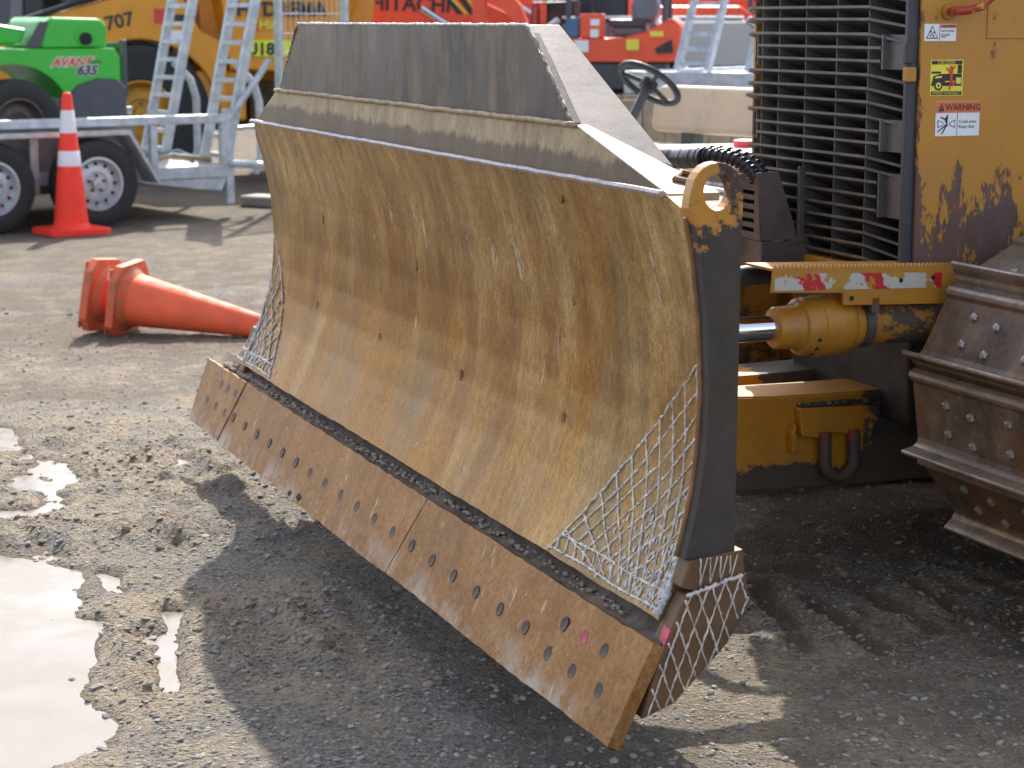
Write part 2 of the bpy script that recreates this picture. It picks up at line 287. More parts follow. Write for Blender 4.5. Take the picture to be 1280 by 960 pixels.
# ------------------------------------------------------------------ geometry helpers
class MB:
    def __init__(s): s.v = []; s.f = []
    def add(s, vs, fs):
        o = len(s.v); s.v += [tuple(p) for p in vs]; s.f += [tuple(i + o for i in f) for f in fs]; return s
    def box(s, x0, x1, y0, y1, z0, z1):
        return s.add([(x0, y0, z0), (x1, y0, z0), (x1, y1, z0), (x0, y1, z0), (x0, y0, z1), (x1, y0, z1), (x1, y1, z1), (x0, y1, z1)],
                     [(3, 2, 1, 0), (4, 5, 6, 7), (0, 1, 5, 4), (1, 2, 6, 5), (2, 3, 7, 6), (3, 0, 4, 7)])
    def hexa(s, lo, hi):            # two matching quads
        return s.add(list(lo) + list(hi), [(3, 2, 1, 0), (4, 5, 6, 7), (0, 1, 5, 4), (1, 2, 6, 5), (2, 3, 7, 6), (3, 0, 4, 7)])
    def prism(s, pts, a0, a1, ax='y', holes=()):
        """polygon in the plane across axis ax, pushed from a0 to a1 (ax y: pts are (x,z); x: (y,z); z: (x,y))"""
        def P(q, a): return {'y': (q[0], a, q[1]), 'x': (a, q[0], q[1]), 'z': (q[0], q[1], a)}[ax]
        loops = [list(pts)] + [list(h) for h in holes]
        flat = [q for l in loops for q in l]; n = len(flat)
        tri = tessellate_polygon([[Vector((q[0], q[1], 0)) for q in l] for l in loops])
        vs = [P(q, a0) for q in flat] + [P(q, a1) for q in flat]
        fs = [tuple(t) for t in tri] + [tuple(i + n for i in reversed(t)) for t in tri]
        o = 0
        for l in loops:
            k = len(l)
            for i in range(k):
                j = (i + 1) % k; fs.append((o + i, o + j, o + j + n, o + i + n))
            o += k
        return s.add(vs, fs)
    def tube(s, path, rad, seg=10, cap=True, closed=False):
        path = [Vector(p) for p in path]; n = len(path)
        rad = rad if isinstance(rad, (list, tuple)) else [rad] * n
        up = None; rings = []
        for i, p in enumerate(path):
            a = path[(i - 1) % n] if (closed or i > 0) else p
            b = path[(i + 1) % n] if (closed or i < n - 1) else p
            d = (b - a).normalized()
            if up is None:
                up = Vector((0, 0, 1)) if abs(d.z) < 0.9 else Vector((1, 0, 0))
            x = d.cross(up).normalized(); up = x.cross(d).normalized()
            rings.append([p + (x * math.cos(k * 2 * math.pi / seg) + up * math.sin(k * 2 * math.pi / seg)) * rad[i] for k in range(seg)])
        vs = [q for r in rings for q in r]; fs = []
        for i in range(n if closed else n - 1):
            for k in range(seg):
                a = i * seg + k; b = i * seg + (k + 1) % seg; c = ((i + 1) % n) * seg
                fs.append((a, b, c + (k + 1) % seg, c + k))
        if cap and not closed:
            fs.append(tuple(reversed(range(seg)))); fs.append(tuple((n - 1) * seg + k for k in range(seg)))
        return s.add(vs, fs)
    def lathe(s, prof, ax='z', c=(0, 0, 0), seg=28, capped=True):
        """prof: (radius, height) along the axis"""
        vs = []
        for r, h in prof:
            for k in range(seg):
                a = k * 2 * math.pi / seg; u, w = r * math.cos(a), r * math.sin(a)
                q = {'z': (u, w, h), 'x': (h, u, w), 'y': (w, h, u)}[ax]
                vs.append((q[0] + c[0], q[1] + c[1], q[2] + c[2]))
        fs = []
        for i in range(len(prof) - 1):
            for k in range(seg):
                fs.append((i * seg + k, i * seg + (k + 1) % seg, (i + 1) * seg + (k + 1) % seg, (i + 1) * seg + k))
        if capped:
            fs.append(tuple(reversed(range(seg)))); fs.append(tuple((len(prof) - 1) * seg + k for k in range(seg)))
        return s.add(vs, fs)
    def build(s, name, mat, parent=None, bevel=0, smooth=False, loc=None, rot=None, seg=2):
        me = bpy.data.meshes.new(name); me.from_pydata(s.v, [], s.f); me.update()
        bm = bmesh.new(); bm.from_mesh(me); bmesh.ops.recalc_face_normals(bm, faces=bm.faces); bm.to_mesh(me); bm.free()
        me.materials.append(M[mat] if isinstance(mat, str) else mat)
        return link(name, me, parent, bevel, smooth, loc, rot, seg)
def link(name, me, parent=None, bevel=0, smooth=False, loc=None, rot=None, seg=2):
    o = bpy.data.objects.new(name, me); COL.objects.link(o)
    if parent: o.parent = parent
    if loc: o.location = loc
    if rot: o.rotation_euler = rot
    if smooth:
        me.polygons.foreach_set('use_smooth', [True] * len(me.polygons))
        if smooth != 'all':
            me.set_sharp_from_angle(angle=R(35))
    if bevel:
        b = o.modifiers.new('bevel', 'BEVEL'); b.width = bevel; b.segments = seg; b.limit_method = 'ANGLE'; b.angle_limit = R(35)
    return o
def tag(o, label, cat, group=None, kind=None):
    o['label'] = label; o['category'] = cat
    if group: o['group'] = group
    if kind: o['kind'] = kind
    return o
def empty(name, loc, rz=0, rot=None):
    o = bpy.data.objects.new(name, None); COL.objects.link(o); o.location = loc
    o.rotation_euler = rot if rot else (0, 0, rz); o.empty_display_size = 0.2
    return o
def copy_tree(o, parent=None):
    c = o.copy(); COL.objects.link(c); c.parent = parent
    for ch in list(o.children): copy_tree(ch, c)
    return c
def text(name, body, size, mat, parent, loc, rot=(math.pi / 2, 0, 0), ext=0.0004, shear=0.0, sx=1.0, bold=0.0):
    cu = bpy.data.curves.new(name, 'FONT'); cu.body = body; cu.size = size; cu.extrude = ext; cu.shear = shear; cu.offset = bold
    cu.resolution_u = 3
    tmp = bpy.data.objects.new('tmp_text', cu); COL.objects.link(tmp)
    me = bpy.data.meshes.new_from_object(tmp.evaluated_get(bpy.context.evaluated_depsgraph_get()))
    bpy.data.objects.remove(tmp); bpy.data.curves.remove(cu)
    me.materials.clear(); me.materials.append(M[mat]); me.name = name
    o = link(name, me, parent, loc=loc, rot=rot); o.scale = (sx, 1, 1)
    return o
def ell(cx, cy, rx, ry, n=20, a0=0, a1=360):
    st = (a1 - a0) / (n if a1 - a0 >= 360 else n - 1)
    return [(cx + rx * math.cos(R(a0 + st * i)), cy + ry * math.sin(R(a0 + st * i))) for i in range(n)]
# ------------------------------------------------------------------ ground: one sheet, fine near the yard's working area, coarse out to the horizon
rs = np.random.RandomState(3)
def vnoise(x, y, sc, seed):
    g = np.random.RandomState(seed).rand(256, 256)
    u = x / sc; v = y / sc; i = np.floor(u).astype(int); j = np.floor(v).astype(int)
    a = u - i; b = v - j; a = a * a * (3 - 2 * a); b = b * b * (3 - 2 * b)
    i0, i1, j0, j1 = i % 256, (i + 1) % 256, j % 256, (j + 1) % 256
    return (g[i0, j0] * (1 - a) + g[i1, j0] * a) * (1 - b) + (g[i0, j1] * (1 - a) + g[i1, j1] * a) * b - 0.5
def fbm(x, y, sc, seed, o=4, gain=0.5):
    h = 0; am = 1
    for k in range(o):
        c, s_ = math.cos(k * 1.1 + 0.4), math.sin(k * 1.1 + 0.4)
        h = h + am * vnoise(c * x - s_ * y + 17.3 * k, s_ * x + c * y + 5.1 * k, sc / 2 ** k, seed + k); am *= gain
    return h
PUD = [[(-1.9, 5.6), (-1.41, 5.55), (-1.31, 5.53), (-1.22, 5.46), (-1.16, 5.38), (-1.08, 5.03), (-1.05, 4.76), (-0.97, 4.46), (-0.91, 4.32), (-0.82, 4.16), (-0.84, 4.02), (-0.92, 3.92), (-0.99, 3.81), (-1.2, 3.7), (-2.0, 4.2)],
       [(-0.885, 5.02), (-0.81, 5.02), (-0.785, 4.76), (-0.745, 4.36), (-0.795, 4.57)],
       [(-1.09, 4.93), (-1.0, 4.93), (-0.975, 4.66), (-0.955, 4.46), (-1.015, 4.66)],
       [(-1.9, 7.47), (-1.8, 7.39), (-1.66, 7.01), (-1.55, 6.81), (-1.44, 6.5), (-1.31, 6.13), (-1.4, 6.13), (-1.5, 6.37), (-1.62, 6.5), (-1.6, 6.77), (-1.85, 7.06)],
       [(-1.7, 6.06), (-1.42, 6.12), (-1.41, 6.0), (-1.7, 5.94)],
       [(-1.09, 5.36), (-1.05, 5.33), (-1.0, 5.16), (-1.035, 5.19)]]
def sdist(x, y, poly):
    d = np.full(x.shape, 1e9); ins = np.zeros(x.shape, bool); n = len(poly)
    for i in range(n):
        (ax, ay), (bx, by) = poly[i], poly[(i + 1) % n]
        ex, ey = bx - ax, by - ay; t_ = np.clip(((x - ax) * ex + (y - ay) * ey) / (ex * ex + ey * ey), 0, 1)
        d = np.minimum(d, np.hypot(x - ax - t_ * ex, y - ay - t_ * ey))
        c = ((ay > y) != (by > y)) & (x < (bx - ax) * (y - ay) / (by - ay + 1e-12) + ax); ins ^= c
    return np.where(ins, -d, d)
# grouser prints pressed into the dirt: (x0,y0,x1,y1,width,depth)
GR = []
for (a, b) in [[(0.63, 5.26), (0.68, 4.66)], [(0.75, 5.14), (0.86, 4.65)], [(0.9, 5.22), (1.02, 4.81)], [(1.02, 5.28), (1.13, 4.96)], [(1.15, 5.45), (1.3, 5.16)]]:
    GR.append((*a, *b, 0.026, 0.022))
for (a, b) in [[(-0.73, 5.03), (-0.53, 4.46)], [(-0.66, 5.03), (-0.46, 4.48)], [(-0.52, 5.03), (-0.35, 4.6)], [(-0.45, 5.11), (-0.29, 4.63)], [(-0.9, 4.83), (-0.73, 4.34)]]:
    GR.append((*a, *b, 0.034, 0.022))
for (a, b) in [[(-1.57, 7.01), (-1.41, 6.45)], [(-1.46, 7.15), (-1.25, 6.5)], [(-1.36, 7.08), (-1.18, 6.5)], [(-1.18, 7.01), (-1.0, 6.5)], [(-1.02, 7.0), (-0.86, 6.55)], [(-1.46, 5.87), (-1.28, 5.59)], [(-1.36, 5.91), (-1.15, 5.59)], [(-1.23, 5.87), (-1.04, 5.59)], [(-1.12, 5.91), (-0.95, 5.63)], [(-1.0, 6.0), (-0.85, 5.7)], [(-1.66, 5.85), (-1.42, 5.55)]]:
    GR.append((*a, *b, 0.036, 0.015))
for k in range(26):
    x = rs.uniform(-1.6, -0.3); y = rs.choice([rs.uniform(5.55, 5.95), rs.uniform(6.3, 7.2)]); GR.append((x, y, x + 0.1 + rs.uniform(-.06, .06), y - rs.uniform(.08, .25), 0.025, 0.010))
def height(x, y):
    near = np.exp(-((np.maximum(0, np.abs(x) - 5)) ** 2) / 8 - (np.maximum(0, y - 11) ** 2) / 20)
    ruts = 0.30 + 1.25 * np.clip(fbm(x, y, 0.9, 40, 3) * 1.6 + 0.35, 0, 1)
    band = 1.5 * np.exp(-((y - 6.55) / 0.7) ** 2) * (x < -0.2) + 1.0 * np.exp(-((y - 4.75) / 0.32) ** 2) * np.exp(-((x + 0.5) / 0.45) ** 2) + 0.5 * np.exp(-((y - 5.05) / 0.3) ** 2) * (x > 0.5)
    h = 0.008 * fbm(x, y, 0.8, 11, 3) + (0.55 * ruts + 0.55 * band) * (0.014 * fbm(x, y, 0.14, 21, 4, 0.62)) + 0.0055 * fbm(x, y, 0.05, 31, 3, 0.65)
    clod = np.clip(fbm(x, y, 0.085, 61, 2) - 0.16, 0, 1) * 0.05 * np.clip(band - 0.1, 0, 1.3); h = h + clod
    for (x0, y0, x1, y1, w, d) in GR:
        msk = (x > min(x0, x1) - .25) & (x < max(x0, x1) + .25) & (y > min(y0, y1) - .25) & (y < max(y0, y1) + .25)
        if not msk.any(): continue
        xs, ys = x[msk], y[msk]; xs2 = xs + 0.03 * fbm(xs, ys, 0.12, 71, 2); ys2 = ys
        ex, ey = x1 - x0, y1 - y0; L2 = ex * ex + ey * ey; t_ = ((xs2 - x0) * ex + (ys2 - y0) * ey) / L2
        q = np.abs((xs2 - x0) * ey - (ys2 - y0) * ex) / math.sqrt(L2); endf = np.clip(np.minimum(t_, 1 - t_) * 8 + 0.4, 0, 1)
        sgn = ((xs2 - x0) * ey - (ys2 - y0) * ex) / math.sqrt(L2)
        rag = 0.6 + 1.0 * np.clip(fbm(xs, ys, 0.05, 81, 3) + 0.4, 0, 1)
        h[msk] += endf * (-d * np.exp(-(q / w) ** 2) + 0.75 * d * rag * np.exp(-((sgn - 1.9 * w) / (0.8 * w)) ** 2) + 0.4 * d * rag * np.exp(-((sgn + 2.0 * w) / (0.8 * w)) ** 2))
    h = h * near
    pz = (x > -3) & (x < 0) & (y > 3) & (y < 8)
    xs, ys, hp = x[pz], y[pz], h[pz]
    lift = 0.017 * np.clip(-xs / .45, 0, 1) ** 1.2 * np.clip((ys - 3) / .6, 0, 1) * np.clip((8 - ys) / .6, 0, 1) * np.clip((xs + 3) / .6, 0, 1)
    hp = hp + lift
    for i, poly in enumerate(PUD):
        dd = sdist(xs, ys, poly) + 0.06 * fbm(xs, ys, 0.16, 91 + i, 3) * (1 if i in (0, 3) else 0.35)
        soft = 0.10 if i in (0, 3, 4) else 0.035
        k = np.clip(0.5 - dd / (2 * soft), 0, 1); k = k * k * (3 - 2 * k)
        hp = hp * (1 - k) + (-0.022 + 0.55 * (hp - lift)) * k
    h[pz] = hp
    return h
def axis_pts(segs):
    out = []
    for a, b, st in segs: out += list(np.arange(a, b, st))
    return np.array(out)
gx = np.concatenate([-np.geomspace(400, 5.2, 26), axis_pts([(-5, -2.4, 0.06), (-2.4, 2.4, 0.0135), (2.4, 5, 0.06)]), np.geomspace(5.2, 400, 26)])
gy = np.concatenate([-np.geomspace(150, 1.0, 12), axis_pts([(-0.8, 3.3, 0.12), (3.3, 7.6, 0.0135), (7.6, 11, 0.03), (11, 17, 0.09), (17, 24, 0.3)]), np.geomspace(24.5, 700, 26)])
X, Y = np.meshgrid(gx, gy); Hh = height(X, Y)
nx, ny = len(gx), len(gy)
V = np.stack([X.ravel(), Y.ravel(), Hh.ravel()], 1)
idx = np.arange(nx * ny).reshape(ny, nx)
F = np.stack([idx[:-1, :-1].ravel(), idx[:-1, 1:].ravel(), idx[1:, 1:].ravel(), idx[1:, :-1].ravel()], 1)
gm = bpy.data.meshes.new('ground')
gm.vertices.add(len(V)); gm.vertices.foreach_set('co', V.ravel())
gm.loops.add(F.size); gm.loops.foreach_set('vertex_index', F.ravel().astype(np.int32))
gm.polygons.add(len(F)); gm.polygons.foreach_set('loop_start', np.arange(0, F.size, 4, dtype=np.int32))
gm.update(calc_edges=True); gm.validate()
gm.polygons.foreach_set('use_smooth', np.ones(len(F), bool))
def ground_mat():
    n = NT('gravel_yard')
    v = n.co((1, 1, 1))
    big = n.noise(1.1, n.co((0.7, 1.3, 1)), 6, 0.65, 0.4); mid = n.noise(4.5, v, 6, 0.65); fine = n.noise(60, v, 5, 0.75)
    grey = n.mix((0.155, 0.145, 0.130), (0.33, 0.306, 0.268), fine)
    dirt = n.mix((0.30, 0.235, 0.16), (0.48, 0.395, 0.285), mid)
    c = n.mix(grey, dirt, n.rng(n.math('ADD', n.math('MULTIPLY', big, 0.6), n.math('MULTIPLY', mid, 0.5)), 0.47, 0.60, 0.08, 0.95))
    # pebbles: each cell of stone has its own grey
    pc = n.voro(75, v, 'Color'); pd = n.voro(75, v)
    n2 = n.node('ShaderNodeSeparateColor'); n.link(pc, n2.inputs[0])
    c = n.mix(c, n.ramp(n2.outputs[0], [(0.0, (0.085, 0.083, 0.08)), (0.6, (0.27, 0.25, 0.225)), (1.0, (0.46, 0.43, 0.385))]),
              n.math('MULTIPLY', n.rng(pd, 0.6, 0.4), n.math('MULTIPLY', n.rng(n2.outputs[1], 0.25, 0.4), n.rng(mid, 0.62, 0.42, 0.35, 0.85))))
    c = n.mix(c, n.ramp(fine, [(0.34, 0.28), (0.60, 1.05)]), 0.65, 'MULTIPLY')
    # damp darker silt where the sheet dips
    c = n.mix(c, (0.165, 0.130, 0.095), n.rng(n.math('ADD', n.axis(2), n.math('MULTIPLY', mid, 0.008)), 0.009, 0.001, 0, 0.8))
    n.bump(n.math('ADD', n.math('ADD', n.math('MULTIPLY', fine, 0.5), n.math('MULTIPLY', n.rng(pd, 0.6, 0.0), 0.55)), n.noise(160, v, 3)), 0.020, 1.0)
    return n.fin(c, 0.9, 0, 0.2)
gm.materials.append(ground_mat())
g = bpy.data.objects.new('ground', gm); COL.objects.link(g); g['kind'] = 'structure'
# puddles: still, silty water lying in the hollows
def water_mat():
    n = NT('silty_puddle_water')
    c = n.mix((0.15, 0.128, 0.102), (0.24, 0.212, 0.175), n.noise(2.2, None, 4))
    n.bump(n.noise(14, None, 4), 0.001, 0.25)
    n.fin(c, n.rng(n.noise(5, None, 5), 0.4, 0.65, 0.10, 0.40), 0); n.b.inputs['IOR'].default_value = 1.33
    n.b.inputs['Specular IOR Level'].default_value = 0.22
    return n.m
M['water'] = water_mat()
w = MB()
w.box(-2.6, -0.62, 3.3, 7.75, -0.06, -0.004)
wo = w.build('puddle_water', 'water'); wo['kind'] = 'structure'

# loose stones and clods: uncountable, one object
def scatter(name, count, smin, smax, dens, mat, label, cat, seed, sub=0):
    rr = np.random.RandomState(seed)
    bm = bmesh.new(); bmesh.ops.create_icosphere(bm, subdivisions=1, radius=1.0)
    bv = np.array([v_.co[:] for v_ in bm.verts]); bf = np.array([[v_.index for v_ in f_.verts] for f_ in bm.faces]); bm.free()
    xs, ys, ss = [], [], []
    while len(xs) < count:
        x, y, s_ = dens(rr)
        xs.append(x); ys.append(y); ss.append(smin * (smax / smin) ** (rr.rand() ** 2.6) * s_)
    xs, ys, ss = map(np.array, (xs, ys, ss)); hz = height(xs.copy(), ys.copy())
    VV, FF = [], []
    for i in range(count):
        d = bv * (1 + 0.45 * (rr.rand(len(bv), 1) - 0.5)) * np.array([1 + rr.rand() * .6, 1, 0.45 + rr.rand() * .35]) * ss[i]
        a = rr.rand() * 6.28; c_, s_ = math.cos(a), math.sin(a); b = (rr.rand() - .5) * 0.9
        d = d @ np.array([[c_, s_, 0], [-s_, c_, 0], [0, 0, 1]]) @ np.array([[math.cos(b), 0, math.sin(b)], [0, 1, 0], [-math.sin(b), 0, math.cos(b)]])
        VV.append(d + [xs[i], ys[i], hz[i] + ss[i] * 0.15]); FF.append(bf + i * len(bv))
    me = bpy.data.meshes.new(name); me.from_pydata(np.concatenate(VV).tolist(), [], np.concatenate(FF).tolist()); me.update()
    me.materials.append(M[mat]); o = bpy.data.objects.new(name, me); COL.objects.link(o)
    return tag(o, label, cat, kind='stuff')
def stone_mat():
    n = NT('loose_stone')
    g_ = n.node('ShaderNodeNewGeometry'); r_ = g_.outputs['Random Per Island']
    c = n.ramp(r_, [(0.0, (0.12, 0.117, 0.112)), (0.45, (0.25, 0.24, 0.22)), (0.85, (0.30, 0.265, 0.215)), (1.0, (0.36, 0.34, 0.31))])
    c = n.mix(c, n.ramp(n.noise(120, None, 4), [(0.3, 0.55), (0.7, 1.0)]), 0.5, 'MULTIPLY')
    return n.fin(c, 0.85)
M['stone'] = stone_mat()
M['clod'] = plain('dirt_clod', (0.25, 0.20, 0.148), 0.9, 0, 0.35, 30, 0.004)
def d_all(rr):
    y = 3.6 + 7.0 * rr.rand() ** 1.5; x = (rr.rand() - .5) * 2 * (0.30 * y + 0.3)
    return x, y, 1.0
def d_clod(rr):
    k = rr.rand()
    if k < .5: return rr.uniform(-1.9, -0.2), rr.normal(6.6, .45), 1.0
    if k < .7: return rr.normal(-.55, .22), rr.normal(4.75, .2), 1.0
    if k < .85: return rr.uniform(.5, 1.5), rr.normal(5.0, .2), 1.0
    return rr.uniform(-1.5, -.4), rr.uniform(5.5, 6.0), 1.0
scatter('loose_stones', 26000, 0.0018, 0.0095, d_all, 'stone', 'loose grey gravel stones strewn over the yard', 'gravel', 5)
scatter('dirt_clods', 2200, 0.003, 0.013, d_clod, 'clod', 'crumbled brown dirt clods along the track prints', 'dirt', 6)
def d_pud(rr):
    return rr.uniform(-1.45, -0.85), rr.uniform(3.9, 5.3), 1.0
scatter('puddle_pebbles', 110, 0.004, 0.016, d_pud, 'stone', 'small dark pebbles poking out of the puddle', 'pebbles', 8)
# ------------------------------------------------------------------ bulldozer. Local frame: x rearward, y along the blade (0 = near end, 3.3 = far end), z up
dz = empty('bulldozer', (0.167, 3.544, 0), R(21.5))
tag(dz, 'yellow bulldozer with a wide rusty ochre front blade raised just off the gravel', 'bulldozer')
L = 3.30
PZ = [0.385, 0.42, 0.46, 0.53, 0.62, 0.70, 0.80, 0.93, 1.03, 1.10, 1.143]
PR = [0.118, 0.134, 0.152, 0.180, 0.206, 0.219, 0.224, 0.214, 0.193, 0.172, 0.156]
PE = [0.112, 0.125, 0.140, 0.162, 0.181, 0.192, 0.196, 0.190, 0.177, 0.164, 0.153]     # front edge of the end plates
LM = 3.09
def prof(z): return float(np.interp(z, PZ, PR))
def pedge(z): return float(np.interp(z, PZ, PE))
def farend(z): return float(np.interp(z, [.385, .42, .50, .60, 1.10, 1.143], [3.19, 3.13, 3.075, 3.05, 3.045, 3.00]))
CHIPS = [(1.84, .965, .022, .05, 1), (2.0, .877, .015, .04, .9), (1.64, .982, .020, .05, 1), (1.58, .934, .020, .05, .9), (1.27, .948, .022, .035, 1), (1.11, .924, .024, .045, 1.1), (.96, .925, .022, .05, 1.1), (.75, .775, .020, .035, 1), (.83, .707, .012, .04, .9), (1.68, .701, .012, .02, .9), (1.71, 1.026, .02, .03, .8), (.39, 1.05, .012, .03, .7), (.25, 1.0, .012, .05, .7), (.25, .942, .010, .05, .8), (1.01, .495, .012, .03, 1), (1.14, .439, .022, .03, .9), (1.44, .429, .018, .03, .9), (.97, .985, .01, .04, .8), (.62, 1.09, .02, .02, .7), (1.77, .765, .008, .03, .7), (.88, .82, .006, .12, .8), (.70, .86, .006, .08, .7), (1.05, .85, .006, .05, .7), (2.35, 1.0, .015, .05, .5)]
def mold():
    m = MB(); zs = np.linspace(0.385, 1.143, 76); ns = 300
    def lim(z): return 0.035 + 0.065 * max(0, (z - 1.115) / .028), farend(z)
    rr = np.random.RandomState(9)
    dent = [(rr.uniform(.2, 3.0), rr.uniform(.45, 1.1), rr.uniform(.04, .16), rr.uniform(-.0025, .0035)) for _ in range(80)]
    Y_ = np.array([[lim(z)[0] + (lim(z)[1] - lim(z)[0]) * k / ns for k in range(ns + 1)] for z in zs]); Z_ = np.repeat(zs[:, None], ns + 1, 1)
    X_ = np.interp(Z_, PZ, PR)
    X_ = np.where(True, X_, X_)
    for p, c, w, q in dent: X_ = X_ + q * np.exp(-((Y_ - p) ** 2 + (Z_ - c) ** 2) / (w * w))
    Zf = Z_.copy(); Zf[0] += 0.0045 * fbm(Y_[0], Y_[0] * 0, .11, 55, 3, .6)          # ragged foot
    chip = sum(k * np.exp(-(((Y_ - p - (Z_ - c) * .12) / w) ** 2 + ((Z_ - c) / h) ** 2)) for p, c, w, h, k in CHIPS)
    W_ = ns + 1; vs = np.stack([X_.ravel(), Y_.ravel(), Zf.ravel()], 1).tolist()
    fs = [(i * W_ + k, i * W_ + k + 1, (i + 1) * W_ + k + 1, (i + 1) * W_ + k) for i in range(len(zs) - 1) for k in range(ns)]
    nf = len(vs); m.add(vs, fs)
    back = [(p[0] + 0.028, p[1], p[2]) for p in vs]
    m.add(back, [tuple(reversed(f)) for f in fs])
    n0 = len(zs)
    rim = [k for k in range(W_)], [(n0 - 1) * W_ + k for k in range(W_)], [i * W_ for i in range(n0)], [i * W_ + ns for i in range(n0)]
    for r_ in rim:
        a = [vs[i] for i in r_]; b = [back[i] for i in r_]; k = len(a)
        m.add(a + b, [(i, i + 1, i + 1 + k, i + k) for i in range(k - 1)])
    me = bpy.data.meshes.new('blade'); me.from_pydata(m.v, [], m.f); me.update(); me.materials.append(M['blade'])
    at = me.attributes.new('chip', 'FLOAT', 'POINT'); arr = np.zeros(len(me.vertices)); arr[:nf] = chip.ravel(); at.data.foreach_set('value', arr)
    return link('blade', me, dz, smooth=True)
blade = mold()
blade['label'] = 'curved rusty ochre moldboard with pale scoured streaks'
def bp(mb, name, mat, **k): return mb.build(name, mat, blade, **k)
M['lipline2'] = plain('grey_weld_line', (0.24, 0.20, 0.165), 0.55, 0.2, 0.5, 40)
# thin worn rim along the top of the moldboard
m = MB(); n_ = 60; pts = [(0.146 + random.uniform(-.0015, .0015), 0.10 + 2.90 * i / n_, 1.1475 + random.uniform(-.001, .001)) for i in range(n_ + 1)]
m.tube(pts, 0.0062, 6); M['rimline'] = plain('worn_top_rim', (0.30, 0.255, 0.26), 0.45, 0.4, 0.25, 30)
bp(m, 'top_rim', 'rimline', smooth=True)
# lip plate above the moldboard (leans back a little), then the spill guard
def trap(r0, r1, th, s0, s1, z0, z1, f0, f1):
    m = MB()
    q = [(r0, s0, z0), (r0, f0, z0), (r1, f1, z1), (r1, s1, z1)]
    m.hexa([(a + th, b, c) for a, b, c in q], q); return m
bp(trap(0.158, 0.172, 0.018, 0.10, 0.545, 1.146, 1.246, 3.0, 2.79), 'lip_plate', 'lip', bevel=0.003)
bp(trap(0.176, 0.180, 0.020, 0.575, 0.822, 1.2475, 1.441, 2.785, 2.575), 'spill_guard', 'guard', bevel=0.003)
for far in (0, 1):
    F_ = (lambda y: float(np.interp(y, [.10, .545, .573, .822], [3.0, 2.79, 2.787, 2.575]))) if far else (lambda y: y)
    def quadplate(pts, th, nm, mt):
        P = [Vector((a, F_(b), c)) for a, b, c in pts]
        nn = (P[1] - P[0]).cross(P[2] - P[0]).normalized()
        if nn.z > 0: nn = -nn
        k = len(P); mm = MB(); mm.add(P + [p + nn * th for p in P], [tuple(range(k)), tuple(reversed(range(k, 2 * k)))] + [(i, (i + 1) % k, (i + 1) % k + k, i + k) for i in range(k)])
        return bp(mm, nm, mt, bevel=0.002)
    quadplate([(0.180, .8215, 1.441), (0.251, .8215, 1.441), (0.352, .478, 1.1655), (0.300, .503, 1.186), (0.245, .548, 1.222), (0.180, .572, 1.241)], 0.020, 'guard_flange', 'flange')
    quadplate([(0.172, .545, 1.247), (0.196, .545, 1.247), (0.236, .28, 1.187), (0.262, .10, 1.146), (0.158, .10, 1.146)], 0.016, 'lip_flange', 'cream')
    # ragged weld along the guard's slanted edge
    mm = MB(); pp = []
    for i in range(40):
        t_ = i / 39; pp.append((0.180 + random.uniform(-.003, .002), F_(.8215 + (.572 - .8215) * t_ + random.uniform(-.002, .002)), 1.441 + (1.241 - 1.441) * t_ + random.uniform(-.002, .003)))
    mm.tube(pp, [0.0032 + random.uniform(-.001, .002) for _ in pp], 6); bp(mm, 'weld_bead', 'lipline2', smooth='all')
    # brown thick lower rim of the flange
    mm = MB(); lo = [(0.200, .566, 1.231), (0.245, .549, 1.2175), (0.300, .504, 1.1815), (0.350, .481, 1.163)]
    A = [(a, F_(b), c) for a, b, c in lo]
    for i in range(3):
        a, b = A[i], A[i + 1]; sg = 1 if not far else -1
        mm.hexa([(a[0], a[1], a[2] - .030), (b[0], b[1], b[2] - .036), (b[0], b[1] + .016 * sg, b[2] - .036), (a[0], a[1] + .016 * sg, a[2] - .030)],
                [(a[0], a[1], a[2] - .002), (b[0], b[1], b[2] - .002), (b[0], b[1] + .016 * sg, b[2] - .002), (a[0], a[1] + .016 * sg, a[2] - .002)])
    bp(mm, 'flange_rim', 'rust')
    # slotted lug on the lip flange
    mm = MB(); mm.tube([(0.205, F_(.17), 1.166), (0.235, F_(.205), 1.175), (0.262, F_(.175), 1.168), (0.232, F_(.135), 1.158)], 0.007, 6, closed=True); bp(mm, 'lug', 'rust', smooth='all')
# top plate of the guard and a pale bead painting its sunlit front edge
m = MB(); m.box(0.203, 0.251, 0.84, 2.56, 1.424, 1.4405); bp(m, 'guard_top', 'flange')
m = MB(); pts = [(0.181 + random.uniform(-.002, .002), 0.822 + 1.753 * i / 160, 1.4405 + random.uniform(-.001, .001)) for i in range(161)]
m.tube(pts, [0.0034 + random.uniform(-.0008, .001) for _ in pts], 6); bp(m, 'sunlit_edge_bead', 'frost_and_sheen', smooth='all')
m = MB(); pts = [(0.168 + random.uniform(-.002, .002), 0.545 + 2.243 * i / 80, 1.2475 + random.uniform(-.0015, .0015)) for i in range(81)]
m.tube(pts, 0.0065, 6); M['lipline'] = plain('tan_weld_line', (0.30, 0.21, 0.12), 0.6, 0.1, 0.4, 30); bp(m, 'lip_weld', 'lipline', smooth='all')
# rear stiffening of the blade (out of the camera's sight, casts the shade behind it)
m = MB(); m.prism([(0.24, .30), (0.44, .27), (0.44, .45), (0.245, .62)], 0.5, 2.7); m.box(0.255, .31, .5, 2.7, .72, .80)
for y in (.55, 1.1, 1.65, 2.2, 2.65): m.prism([(0.255, .63), (0.34, .63), (0.24, 1.12), (0.21, 1.12)], y - .012, y + .012)
bp(m, 'back_stiffener', 'grime')

